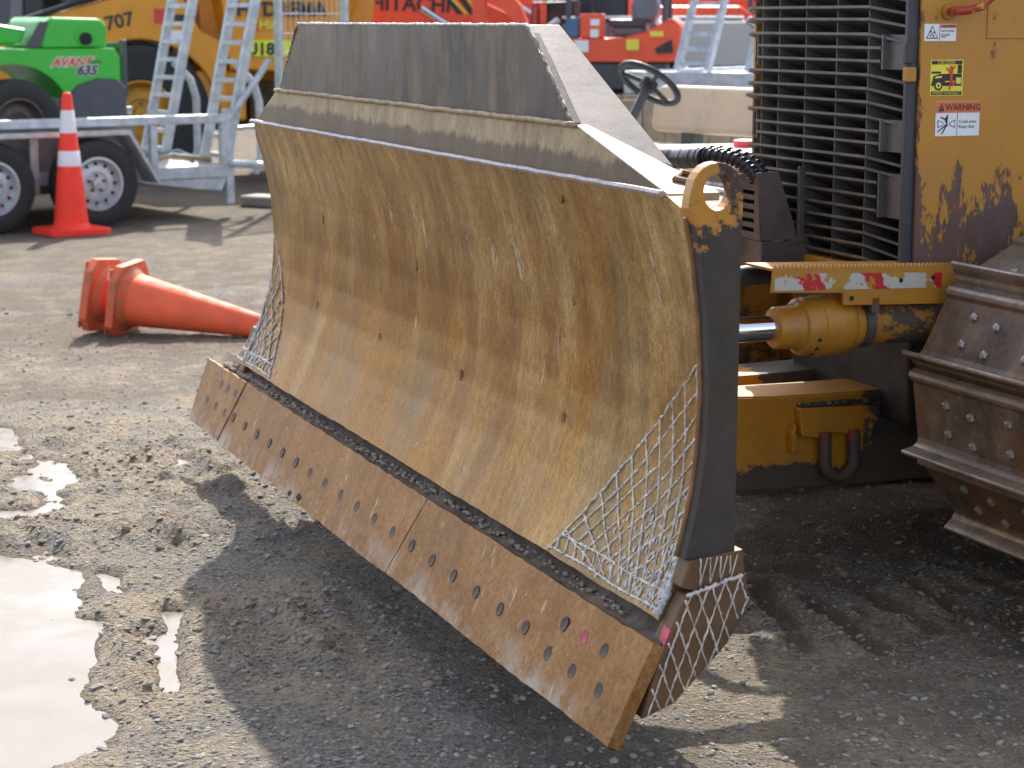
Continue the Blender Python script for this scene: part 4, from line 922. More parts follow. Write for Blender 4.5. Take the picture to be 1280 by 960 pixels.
lab(s2, 'CAUTION', .0115, 'yellowlab', 1.382, 1.3445, lay=2, sx=.95); lab(s2, '3 POINT CONTACT', .0088, 'yellowlab', 1.369, 1.2715, lay=2, sx=.98)
flat(s2, [(1.366, 1.295), (1.372, 1.316), (1.390, 1.321), (1.452, 1.321), (1.452, 1.292), (1.366, 1.292)], 'black'); flat(s2, [(1.440, 1.322), (1.452, 1.322), (1.452, 1.343), (1.440, 1.343)], 'black', 1); flat(s2, [(1.366, 1.322), (1.392, 1.322), (1.392, 1.327), (1.366, 1.327)], 'black', 1)
flat(s2, ell(1.386, 1.293, .012, .012, 16), 'black', 2); flat(s2, ell(1.386, 1.293, .0075, .0075, 14), 'yellowlab', 3); flat(s2, ell(1.386, 1.293, .003, .003, 8), 'black', 4)
flat(s2, [(1.405, 1.301), (1.432, 1.301), (1.432, 1.304), (1.405, 1.304)], 'yellowlab', 2); flat(s2, [(1.376, 1.310), (1.395, 1.312), (1.395, 1.316), (1.378, 1.315)], 'yellowlab', 2); flat(s2, [(1.436, 1.297), (1.450, 1.297), (1.450, 1.312), (1.436, 1.312)], 'yellowlab', 2)
for pts in ([(1.417, 1.308), (1.424, 1.308), (1.426, 1.331), (1.416, 1.331)], ell(1.4215, 1.336, .0045, .005, 10), [(1.424, 1.328), (1.434, 1.339), (1.432, 1.341), (1.421, 1.330)], [(1.417, 1.330), (1.408, 1.337), (1.406, 1.334), (1.417, 1.325)], [(1.417, 1.308), (1.421, 1.308), (1.420, 1.283), (1.416, 1.283)], [(1.421, 1.308), (1.424, 1.308), (1.432, 1.296), (1.427, 1.291), (1.420, 1.302)]):
    flat(s2, pts, 'redlab', 5)
s3 = sticker('warning_sticker', 1.382, 1.508, 1.170, 1.254, 'white', 'white crush zone warning sticker with orange heading, lowest on the hood')
flat(s3, [(1.3825, 1.2265), (1.5075, 1.2265), (1.5075, 1.2535), (1.3825, 1.2535)], 'orangelab'); flat(s3, [(1.389, 1.2305), (1.406, 1.2305), (1.3975, 1.2495)], 'black', 2); flat(s3, [(1.3968, 1.2335), (1.3982, 1.2335), (1.3982, 1.244), (1.3968, 1.244)], 'orangelab', 3)
lab(s3, 'WARNING', .0215, 'black', 1.4085, 1.2325, sx=.97, bold=.0004, lay=2)
flat(s3, [(1.4435, 1.171), (1.4447, 1.171), (1.4447, 1.2263), (1.4435, 1.2263)], 'black')
lab(s3, 'Crush zone', .0112, 'navy', 1.4485, 1.2015, sx=.95); lab(s3, 'Keep clear', .0112, 'navy', 1.4485, 1.1895, sx=.95)
for pts in ([(1.388, 1.190), (1.404, 1.196), (1.404, 1.203), (1.388, 1.210)], [(1.438, 1.190), (1.422, 1.196), (1.422, 1.203), (1.438, 1.210)]): flat(s3, pts, 'navy')
for pts in ([(1.390, 1.193), (1.402, 1.197), (1.402, 1.202), (1.390, 1.207)], [(1.436, 1.193), (1.424, 1.197), (1.424, 1.202), (1.436, 1.207)]): flat(s3, pts, 'white', 2)
for a, b in (((1.416, 1.2225), (1.4125, 1.194)), ((1.396, 1.217), (1.413, 1.208)), ((1.413, 1.198), (1.389, 1.181)), ((1.413, 1.196), (1.400, 1.175)), ((1.409, 1.212), (1.416, 1.195))):
    d_ = Vector((b[0] - a[0], b[1] - a[1])); q = Vector((-d_.y, d_.x)).normalized() * .0014
    flat(s3, [(a[0] + q.x, a[1] + q.y), (b[0] + q.x, b[1] + q.y), (b[0] - q.x, b[1] - q.y), (a[0] - q.x, a[1] - q.y)], 'black', 3)
flat(s3, ell(1.4125, 1.214, .0035, .0038, 10), 'black', 3)
# ---- frames under the hood
m = MB(); m.box(1.285, 1.332, 1.16, 1.97, .775, .838); m.build('front_crossmember', 'yellow', dz, bevel=.006)
m = MB(); m.box(1.47, 3.2, 1.36, 1.98, .40, .795); m.build('belly_frame', 'belly_dark', dz, bevel=.01)
# ---- tracks
def track_path():
    pts = []
    for a in range(90, 271, 5): pts.append((1.64 + .362 * math.cos(R(a)), .55 + .362 * math.sin(R(a))))
    pts += [(2.05, .085), (2.25, .058), (3.55, .058), (3.75, .10)]
    for a in range(-80, 91, 10): pts.append((4.05 + .33 * math.cos(R(a)), .56 + .33 * math.sin(R(a))))
    pts += [(2.9, .895)]
    return pts
def sample(path, pitch, phase):
    P = [Vector((a, 0, b)) for a, b in path]; P.append(P[0]); ds = [0]
    for a, b in zip(P, P[1:]): ds.append(ds[-1] + (b - a).length)
    tot = ds[-1]; N = round(tot / pitch); pit = tot / N; out = []
    for k in range(N):
        d = (phase + k * pit) % tot
        for i in range(len(P) - 1):
            if ds[i] <= d <= ds[i + 1]:
                t_ = (d - ds[i]) / (ds[i + 1] - ds[i]); p = P[i].lerp(P[i + 1], t_); q = (P[i + 1] - P[i]).normalized(); break
        out.append((p, q))
    return out
def shoe_mesh(w0, w1):
    # section: u along the chain, h outwards; rounded lip at one side, tall grouser at the other
    sec = [(-.108, -.004), (-.110, .010), (-.104, .0225), (-.094, .026), (-.084, .022), (-.076, .0145), (.062, .0135), (.074, .018), (.081, .030), (.0845, .062), (.090, .0645), (.0955, .062), (.098, .030), (.105, .012), (.112, .004), (.112, -.006), (.09, -.004)]
    m = MB(); m.prism(sec, w0, w1); me = bpy.data.meshes.new('track_shoe'); me.from_pydata(m.v, [], m.f); me.update()
    bm = bmesh.new(); bm.from_mesh(me); bmesh.ops.recalc_face_normals(bm, faces=bm.faces); bm.to_mesh(me); bm.free(); me.materials.append(M['shoe']); return me
sm = shoe_mesh(-.32, .32)
bm_ = MB(); bm_.lathe([(.0125, -.004), (.0125, .004), (.0105, .0085), (.005, .0105)], 'z', seg=6); bolt_t = None
for side, yc in ((0, .685), (1, L - .685)):
    m = MB(); m.prism([(1.75, .30), (3.9, .30), (3.9, .62), (1.75, .62)], yc - .13, yc + .13); tr = m.build('track', 'grime', dz); tr['label'] = 'steel crawler track with grouser shoes'
    m = MB(); m.lathe([(.06, -.05), (.33, -.05), (.345, -.03), (.345, .03), (.33, .05), (.06, .05)], 'y', (1.64, yc, .55), 36); m.build('idler', 'grime', tr, smooth=True)
    m = MB(); m.lathe([(.06, -.06), (.31, -.04), (.31, .04), (.06, .06)], 'y', (4.05, yc, .56), 22); m.build('sprocket', 'grime', tr)
    m = MB()
    for x in np.arange(2.2, 3.6, .27): m.lathe([(.12, -.12), (.12, .12)], 'y', (x, yc, .185), 16)
    m.build('rollers', 'grime', tr)
    # chain links behind the shoes
    m = MB()
    for s_ in (-.085, .085):
        P_ = track_path(); pts = [(a, yc + s_, b) for a, b in P_]
        for i in range(len(pts)):
            a, b = Vector(pts[i]), Vector(pts[(i + 1) % len(pts)]); d = (b - a).normalized(); nn = Vector((-d.z, 0, d.x)) * -1
            inn = -nn if ((a + nn) - Vector((2.8, a.y, .5))).length > (a - Vector((2.8, a.y, .5))).length else nn
            m.hexa([a + inn * .01 + Vector((0, -.02, 0)), b + inn * .01 + Vector((0, -.02, 0)), b + inn * .01 + Vector((0, .02, 0)), a + inn * .01 + Vector((0, .02, 0))], [a + inn * .07 + Vector((0, -.02, 0)), b + inn * .07 + Vector((0, -.02, 0)), b + inn * .07 + Vector((0, .02, 0)), a + inn * .07 + Vector((0, .02, 0))])
    m.build('chain', 'grime', tr)
    for (p, q) in sample(track_path(), .2085, .362 * R(43 - 13.5)):
        o = link('track_shoe', sm, tr, bevel=.003); out = Vector((-q.z, 0, q.x)) * -1
        # chain runs counter-clockwise seen from -y; outward normal is to the right of travel
        out = Vector((q.z, 0, -q.x))
        cen = Vector((2.85, 0, .5))
        if (p + out - cen).length < (p - cen).length: out = -out
        Mx = Matrix((q, Vector((0, -1, 0)), out)).transposed()
        e = Mx.to_4x4(); e.translation = Vector((p.x, yc, p.z)); o.matrix_local = e
        if p.x < 1.75 and side == 0:
            for u in (-.042, .028):
                for y in (.175, .075, -.075, -.175):
                    if bolt_t is None: ob = bm_.build('shoe_bolt', 'shoebolt', tr); bolt_t = ob.data
                    else: ob = link('shoe_bolt', bolt_t, tr)
                    e2 = Mx.to_4x4(); e2.translation = Vector((p.x, yc, p.z)) + q * (u + (.012 if y in (.075, -.175) else 0)) + out * .0145 + Vector((0, y, 0)); ob.matrix_local = e2
# ---- cab (beyond the frame) so that the machine is whole
m = MB(); m.box(3.0, 4.3, 1.05, L - 1.05, .80, 1.55); m.box(3.0, 4.3, 1.05, L - 1.05, 2.65, 2.75)
for x in (3.04, 4.22):
    for y in (1.05, L - 1.13): m.box(x, x + .08, y, y + .08, 1.5502, 2.6498)
m.build('cab', 'yellow', dz, bevel=.01)
m = MB(); m.box(3.06, 4.26, 1.075, 1.085, 1.56, 2.64); m.box(3.06, 4.26, L - 1.085, L - 1.075, 1.56, 2.64); m.box(3.06, 3.07, 1.14, L - 1.14, 1.56, 2.64); m.build('cab_glass', 'glass', dz)
m = MB(); m.box(1.9, 4.4, .42, 1.045, .99, 1.03); m.box(1.9, 4.4, L - 1.045, L - .42, .99, 1.03); m.build('fender', 'yellow', dz)
# ------------------------------------------------------------------ traffic cones
def cone(name, h, r0, r1, bw, mat, basemat, bands, loc, rz=0, rot=None, mat4=None):
    e = empty(name, loc, rz)
    if mat4: e.matrix_world = mat4
    m = MB(); c = bw / 2; k = .06
    pl = [(-c + k, -c), (c - k, -c), (c, -c + k), (c, c - k), (c - k, c), (-c + k, c), (-c, c - k), (-c, -c + k)]
    m.prism(pl, .004, .042, 'z'); m.lathe([(r0 + .03, .0425), (r0 + .015, .058), (r0, .075)], 'z', seg=28, capped=False)
    for sx in (-1, 1):
        for sy in (-1, 1): m.box(sx * c * .8 - .02, sx * c * .8 + .02, sy * c * .8 - .02, sy * c * .8 + .02, 0, .0035)
    m.build('base', basemat, e, bevel=.006)
    rad = lambda z: r0 + (r1 - r0) * (z - .07) / (h - .07)
    m = MB(); m.lathe([(rad(.07), .07), (rad(h - .02), h - .02), (r1 * .85, h - .005), (r1 * .6, h)], 'z', seg=30); m.build('body', mat, e, smooth=True)
    for (a, b) in bands:
        m = MB(); m.lathe([(rad(a) + .0005, a), (rad(a) + .0022, a + .002), (rad(b) + .0022, b - .002), (rad(b) + .0005, b)], 'z', seg=30, capped=False); m.build('reflective_sleeve', 'sleeve', e, smooth=True)
    return e
tag(cone('traffic_cone', .965, .118, .030, .44, 'conered', 'conered', [(.465, .570), (.69, .845)], (-3.035, 14.30, 0), R(36)),
    'upright red traffic cone with two white bands beside the trailer wheel', 'traffic cone')
def lying(tipdir, base, h, pitch, roll=0):
    z = Vector((tipdir[0], tipdir[1], 0)).normalized(); ax = (z * math.cos(pitch) + Vector((0, 0, -1)) * math.sin(pitch)).normalized()
    x = Vector((0, 0, 1)).cross(ax).normalized(); y = ax.cross(x)
    R_ = Matrix((x, y, ax)).transposed() @ Matrix.Rotation(roll, 3, 'Z'); m4 = R_.to_4x4(); m4.translation = base; return m4
tag(cone('traffic_cone', .92, .125, .030, .34, 'coneold', 'conedirty', [], (0, 0, 0), mat4=lying((.95, -.28), (-1.835, 9.72, .165), .92, R(9.0), R(3))),
    'faded plain orange traffic cone lying on its side on the gravel', 'traffic cone', 'toppled cones nested together')
tag(cone('traffic_cone', .86, .105, .028, .34, 'conered', 'conedirty', [], (0, 0, 0), mat4=lying((.95, -.28), (-1.962, 9.76, .176), .92, R(7.0), R(-6))),
    'muddy traffic cone nested into the back of the toppled orange one, mostly its base showing', 'traffic cone', 'toppled cones nested together')

# ------------------------------------------------------------------ wheels
def wheel(par, c, rad, wid, rimr, tyre='tyre', rim='rim', holes=12, name='wheel', face=-1):
    m = MB(); w = wid / 2
    m.lathe([(rimr, -w * .9), (rimr + .02, -w), (rad - .05, -w * 1.02), (rad - .012, -w * .86), (rad, -w * .55), (rad, w * .55), (rad - .012, w * .86), (rad - .05, w * 1.02), (rimr + .02, w), (rimr, w * .9)], 'y', c, 40, capped=False)
    t_ = m.build(name, tyre, par, smooth=True)
    y = c[1]; f = face
    m = MB(); m.lathe([(rimr + .004, y + f * w * .95), (rimr - .012, y + f * w * .97), (rimr - .02, y + f * w * .70), (rimr * .80, y + f * w * .45), (rimr * .62, y + f * w * .62), (rimr * .45, y + f * w * .62), (rimr * .42, y + f * w * .52), (rimr * .2, y + f * w * .52), (rimr * .19, y + f * w * .85), (.005, y + f * w * .88)], 'y', (c[0], 0, c[2]), 36, capped=False)
    m.build('rim', rim, t_, smooth=True)
    m = MB()
    for k in range(holes):
        a = 2 * math.pi * k / holes
        m.lathe([(.012, y + f * w * .50), (.012, y + f * w * .60)], 'y', (c[0] + rimr * .74 * math.cos(a), 0, c[2] + rimr * .74 * math.sin(a)), 8)
    if holes: m.build('rim_holes', 'hole', t_)['kind'] = 'stuff'
    m = MB()
    for k in range(5):
        a = 2 * math.pi * k / 5 + .3; m.lathe([(.011, y + f * w * .5), (.011, y + f * w * .72), (.005, y + f * w * .76)], 'y', (c[0] + rimr * .31 * math.cos(a), 0, c[2] + rimr * .31 * math.sin(a)), 6)
    m.build('wheel_nuts', 'boxsteel', t_)['kind'] = 'stuff'
    return t_

# ladder ramp (local: x along travel, y across, z up); leaning outwards at the top
def ladder(par, x0, y0, z0, wid, lng, lean, rung=.142, sec=.028):
    st = Vector((math.sin(lean), 0, math.cos(lean))); pr = Vector((math.cos(lean), 0, -math.sin(lean)))
    def bx(m, a, b, u, v, hu, hv):
        m.hexa([a - u * hu - v * hv, a + u * hu - v * hv, a + u * hu + v * hv, a - u * hu + v * hv], [b - u * hu - v * hv, b + u * hu - v * hv, b + u * hu + v * hv, b - u * hu + v * hv])
    Yv = Vector((0, 1, 0)); m = MB(); o = Vector((x0, y0, z0))
    for s_ in (0, wid): bx(m, o + Yv * s_, o + Yv * s_ + st * lng, pr, Yv, .036, .020)
    r_ = m.build('ramp', 'galv', par, bevel=.003)
    k = .08
    while k < lng - .04:
        m = MB(); a = o + st * k + Yv * .019; b = o + st * k + Yv * (wid - .019); tilt = Vector((1, 0, -.06)).normalized(); u2 = Vector((0, 1, 0)).cross(tilt)
        bx(m, a, b, tilt, u2, .034, .006); bx(m, a - st * .016 - tilt * .036, b - st * .016 - tilt * .036, tilt, u2, .005, .012); m.build('rung', 'galv', r_); k += rung
    return r_
# ------------------------------------------------------------------ plant trailer. Local x towards its tail, y away from the camera
TA = 35.5
tr_ = empty('plant_trailer', (-3.0, 14.78, 0), R(TA)); tag(tr_, 'galvanised tandem axle plant trailer with raised ladder ramps carrying the green loader', 'trailer')
def tp(m, nm, mt, par=None, **k): return m.build(nm, mt, par or tr_, **k)
m = MB(); m.box(-3.2, 1.12, .16, 1.72, .355, .385); tp(m, 'deck', 'ply')
m = MB(); m.box(-3.2, 1.15, .085, .155, .30, .392); m.box(-3.2, 1.15, 1.725, 1.795, .30, .392); m.box(1.121, 1.18, .1555, 1.724, .28, .392); m.prism([(.35, .298), (1.15, .298), (1.10, .20), (.9, .22)], .095, .145); tp(m, 'chassis', 'galv', bevel=.004)
for y0 in (.085, 1.735):
    m = MB(); m.box(-3.2, 1.17, y0, y0 + .055, .70, .765); tp(m, 'side_rail', 'galv', bevel=.006)
    for x in (-2.4, -1.3, .53, 1.10):
        m = MB(); m.box(x, x + .055, y0, y0 + .05, .393, .699); tp(m, 'rail_post', 'galv', bevel=.004)
m = MB(); m.box(-1.5, .44, .156, .17, .386, .699); tp(m, 'side_board', 'galvdark')
m = MB(); m.box(-.42, -.36, .03, .084, .25, .66); tp(m, 'guard_stay', 'galv')
# mudguard over both wheels: flat top, sloped ends
mg = [(-1.45, .30), (-1.16, .655), (.235, .655), (.455, .30)]
m = MB()
for a, b in zip(mg, mg[1:]):
    m.hexa([(a[0], -.17, a[1]), (b[0], -.17, b[1]), (b[0], .083, b[1]), (a[0], .083, a[1])], [(a[0], -.17, a[1] + .010), (b[0], -.17, b[1] + .010), (b[0], .083, b[1] + .010), (a[0], .083, a[1] + .010)])
m.prism([(.235, .654), (.453, .299), (.20, .299), (.20, .45), (.13, .60)], .06, .082)
m.prism([(-1.16, .652), (.237, .652), (.46, .296), (.475, .300), (.248, .685), (-1.17, .685)], -.178, -.1705)
tp(m, 'mudguard', 'galv')
wheel(tr_, (0, -.07, .315), .315, .19, .185); wheel(tr_, (-.77, -.07, .315), .315, .19, .185)
wheel(tr_, (0, 1.95, .315), .315, .19, .185, face=1); wheel(tr_, (-.77, 1.95, .315), .315, .19, .185, face=1)
m = MB(); m.tube([(0, -.05, .315), (0, 1.93, .315)], .03, 8); m.tube([(-.77, -.05, .315), (-.77, 1.93, .315)], .03, 8); m.box(-1.1, .3, .09, .15, .24, .299); tp(m, 'axle', 'brown')
ra = ladder(tr_, 1.16, .14, .385, .36, 1.75, R(13)); rb = ladder(tr_, 1.16, 1.16, .385, .36, 1.75, R(13))
for y in (.31, 1.35):       # bent support legs
    m = MB(); m.tube([(1.36, y, 1.12), (1.50, y, .98), (1.545, y, .84), (1.55, y, .42), (1.50, y, .30)], .030, 10); tp(m, 'ramp_leg', 'galv', smooth=True)
    m = MB(); m.tube([(1.20, y - .05, .64), (1.55, y - .05, .66)], .018, 8); tp(m, 'ramp_brace', 'galv')
m = MB(); m.tube([(1.17, .10, .72), (1.42, .06, 1.05), (1.50, .06, 1.16)], .026, 8); m.tube([(1.16, .09, .40), (1.6, .05, .36), (1.85, .0, .33)], .03, 8); tp(m, 'tail_strut', 'galv', smooth=True)
m = MB(); m.box(1.14, 1.20, .082, .16, .10, .80); tp(m, 'tail_post', 'galv', bevel=.005)
m = MB(); m.tube([(.62, .5, .40), (.7, .6, .46), (.85, .65, .43), (1.0, .6, .46), (1.08, .5, .41)], .03, 8); M['strap'] = plain('blue_strap', (.10, .17, .22), .8); tp(m, 'ratchet_strap', 'strap', smooth=True)
m = MB(); m.tube([(.5, .25, .42), (.8, .3, .46), (1.1, .26, .42)], .022, 8); tp(m, 'chain_bag', 'timber', smooth=True)

# ------------------------------------------------------------------ green compact loader on the trailer
ld = empty('compact_loader', (-3.0 - .81 * 0.05 - .58 * .95, 14.78 - .58 * .05 + .81 * .95, .386), R(TA)); tag(ld, 'green articulated compact loader with black tyres standing on the trailer', 'loader')
# local: x towards its rear (right in the picture), y away from camera; rear hood ends near x=.55
def lp(m, nm, mt, par=None, **k): return m.build(nm, mt, par or ld, **k)
X0 = -.05
m = MB()
arch = [(X0 - .22 + .46 * math.cos(R(a)), .325 + .43 * math.sin(R(a))) for a in range(150, 9, -10)]
m.prism([(X0 - 1.2, .66)] + arch[:0] + [(X0 - .62, .56)] + arch + [(X0 + .26, .33), (X0 + .62, .33), (X0 + .62, .80), (X0 + .585, .86), (X0 + .02, .86), (X0 - .25, .855), (X0 - 1.2, .78)], -.40, .40)
body = lp(m, 'body', 'green', bevel=.03, seg=3)
m = MB(); m.prism([(X0 + .02, .862), (X0 + .545, .862), (X0 + .545, 1.03), (X0 + .50, 1.075), (X0 + .12, 1.085), (X0 + .06, 1.05)], -.37, .37); lp(m, 'engine_cover', 'green', bevel=.03, seg=3)
m = MB(); m.lathe([(.075, -.375), (.075, -.366), (.06, -.36)], 'y', (X0 + .36, 0, .955), 22); lp(m, 'exhaust_recess', 'green', smooth=True)
m = MB(); m.lathe([(.045, -.40), (.045, -.35), (.02, -.345)], 'y', (X0 + .365, 0, .93), 18); lp(m, 'exhaust', 'hole', smooth=True)
m = MB(); m.prism([(X0 - .10, .868), (X0 + .01, .868), (X0 + .09, 1.05), (X0 + .02, 1.055)], -.372, -.36); lp(m, 'side_vent', 'charcoal')
m = MB(); m.prism([(X0 - 1.3, .87), (X0 - .10, .89), (X0 - .05, 1.0), (X0 - .3, 1.04), (X0 - 1.3, 1.04)], -.30, .30); lp(m, 'front_cowl', 'green', bevel=.02)
m = MB(); m.prism([(X0 + .10, .12), (X0 + .66, .12), (X0 + .66, .58), (X0 + .60, .635), (X0 + .44, .645), (X0 + .28, .60), (X0 + .20, .52)], -.43, .43); lp(m, 'counterweight', 'charcoal', bevel=.025, seg=3)
m = MB(); m.box(X0 + .665, X0 + .70, -.36, -.30, .50, .92); m.box(X0 + .665, X0 + .70, .30, .36, .50, .92); m.box(X0 + .6651, X0 + .69, -.299, .299, .86, .90); lp(m, 'rear_guard', 'charcoal', bevel=.004)
m = MB(); m.tube([(X0 + .66, -.25, .36), (X0 + .74, -.25, .36), (X0 + .78, -.25, .30), (X0 + .74, -.25, .24), (X0 + .66, -.25, .24)], .012, 6); lp(m, 'tow_loop', 'blackpaint')
for y in (-.33, .33): 
    m = MB(); m.hexa([(X0 - .30, y - .03, 1.04), (X0 - .20, y - .03, 1.04), (X0 - .20, y + .03, 1.04), (X0 - .30, y + .03, 1.04)], [(X0 - .22, y - .03, 2.0), (X0 - .12, y - .03, 2.0), (X0 - .12, y + .03, 2.0), (X0 - .22, y + .03, 2.0)]); lp(m, 'canopy_post', 'charcoal', bevel=.006)
m = MB(); m.box(X0 - 1.3, X0 - .05, -.42, .42, 2.001, 2.06); lp(m, 'canopy', 'charcoal', bevel=.02)
m = MB(); m.box(X0 - .75, X0 - .36, -.25, .25, 1.045, 1.14); m.prism([(X0 - .42, 1.1405), (X0 - .32, 1.1405), (X0 - .26, 1.5), (X0 - .34, 1.5)], -.24, .24); lp(m, 'seat', 'rubber', bevel=.03)
for x in (X0 - .22, X0 - 1.22):
    for y, f in ((-.40, -1), (.40, 1)): wheel(ld, (x, y, .325), .325, .24, .19, rim='boxsteel', holes=0, face=f)
text('lettering', 'AVANT', .088, 'white', ld, (X0 + .085, -.4015, .735), shear=.35, ext=.0008, bold=.008, sx=1.05)
text('lettering', 'AVANT', .088, 'redlab', ld, (X0 + .085, -.4035, .735), shear=.35, ext=.0008, bold=.003, sx=1.05)
text('lettering', '635', .092, 'white', ld, (X0 + .27, -.4045, .672), shear=.3, ext=.0008, bold=.008, sx=1.15)
text('lettering', '635', .092, 'navy', ld, (X0 + .27, -.4065, .672), shear=.3, ext=.0008, bold=.004, sx=1.15)
text('lettering', 'tecno', .05, 'charcoal', ld, (X0 + .36, -.402, .752), ext=.001)

# ------------------------------------------------------------------ yellow articulated dumper behind the trailer
dm = empty('site_dumper', (-3.53, 19.6, 0), R(14)); tag(dm, 'yellow articulated site dumper with a big skip behind the trailer ramps', 'dumper')
def dp(m, nm, mt, par=None, **k): return m.build(nm, mt, par or dm, **k)
arc = [(0 + .70 * math.cos(R(a)), .60 + .68 * math.sin(R(a))) for a in range(160, 19, -10)]
m = MB(); m.prism([(-1.9, .9), (-.75, .9)] + arc + [(.72, .62), (.78, .62), (.78, 1.25), (.55, 1.35), (.30, 1.85), (-.3, 1.62), (-1.9, 1.2)], -.85, .85); dp(m, 'front_body', 'dumper', bevel=.03)
m = MB(); m.prism([(-.62, 1.62), (-.25, 1.69), (.25, 1.90), (.22, 2.6), (-.5, 2.6)], -.80, .80); dp(m, 'cab', 'glass', bevel=.03)
m = MB(); m.tube([(-1.2, -.86, 1.38), (-.6, -.86, 1.58), (-.1, -.86, 1.76), (.3, -.86, 1.93)], .03, 8); dp(m, 'cab_seal', 'rubber', smooth=True)
m = MB(); m.box(.30, .42, -.84, .84, 1.0, 2.6); dp(m, 'rear_post', 'brown')
for x, rr_ in ((0, .62), (1.9, .62)):
    for y, f in ((-.72, -1), (.72, 1)): wheel(dm, (x, y, .62), .62, .42, .30, rim='dumperrim', holes=0, face=f)
# skip: hopper with sloped front, flat near side
def loft(m, A, B): m.hexa(A, B)
m = MB(); m.prism([(.80, .92), (1.75, .80), (2.15, 1.35), (2.3, 2.3), (.52, 2.35), (.57, 1.35)], -.55, .55)
m.hexa([(.80, -.93, 1.02), (1.62, -.93, .98), (1.75, -.551, .82), (.82, -.551, .93)], [(.66, -.97, 2.3), (2.15, -.97, 2.28), (2.27, -.551, 2.29), (.54, -.551, 2.34)])
m.hexa([(1.05, .93, 1.02), (1.62, .93, .98), (1.75, .551, .82), (.82, .551, .93)], [(.80, .97, 2.3), (2.15, .97, 2.28), (2.27, .551, 2.29), (.54, .551, 2.34)])
dp(m, 'skip', 'dumper', bevel=.015)
m = MB(); m.box(.5, 2.3, -.45, .45, .45, .78); m.box(1.0, 1.9, -.60, -.452, .55, .90); dp(m, 'chassis', 'brown', bevel=.02)
m = MB(); m.box(.50, .95, -.80, -.40, .55, 1.0); dp(m, 'side_tank', 'dumper', bevel=.02)
text('lettering', '707', .17, 'black', dm, (-.28, -.855, 1.36), rot=(math.pi / 2, R(-12), 0), ext=.002, bold=.004)
m = MB(); m.box(.14, .24, -.856, -.851, 1.42, 1.55); dp(m, 'pink_sticker', 'redlab'); m = MB(); m.box(.26, .44, -.856, -.851, 1.28, 1.36); dp(m, 'white_sticker', 'white')
m = MB(); m.box(.26, .44, -.8562, -.851, 1.40, 1.50); dp(m, 'black_sticker', 'black')
text('lettering', 'HYDREMA', .175, 'black', dm, (.86, -.966, 1.49), rot=(R(88.5), 0, R(-.6)), ext=.002, bold=.006)
text('lettering', 'Hire', .11, 'yellowlab', dm, (1.06, -.962, 1.375), rot=(R(88.5), 0, R(-.6)), ext=.002, bold=.003)
m = MB(); m.box(.97, 1.04, -.964, -.950, 1.35, 1.46); dp(m, 'hire_logo', 'redlab')
m = MB(); m.prism([(.92, 1.13), (1.42, 1.13), (1.42, 1.27), (.92, 1.27)], -.960, -.945); dp(m, 'unit_plate', 'hivis')
text('lettering', 'U18', .15, 'black', dm, (.94, -.963, 1.145), ext=.002, bold=.006)

# ------------------------------------------------------------------ galvanised gate frame standing behind the ramps
gt = empty('mesh_gate', (-1.80, 16.3, 0), R(60)); tag(gt, 'narrow galvanised mesh gate panel standing right of the trailer ramps', 'gate')
m = MB()
for x in (0, .9): m.box(x, x + .05, 0, .05, 0, 2.2)
m.box(.051, .899, 0, .05, .1, .15); m.box(.051, .899, 0, .05, 2.1, 2.15); m.build('gate_frame', 'galv', gt)
m = MB()
for k in range(1, 12): m.tube([(.05 + k * .07, .025, .15), (.05 + k * .07, .025, 2.1)], .004, 4, cap=False)
for k in range(1, 13): m.tube([(.05, .032, .15 + k * .15), (.9, .032, .15 + k * .15)], .004, 4, cap=False)
m.build('mesh_infill', 'galv', gt)
for x in (0.02, .93):
    m = MB(); m.box(x - .12, x + .12, -.3, .35, 0, .09); m.build('gate_foot', 'galvdark', gt, bevel=.02)
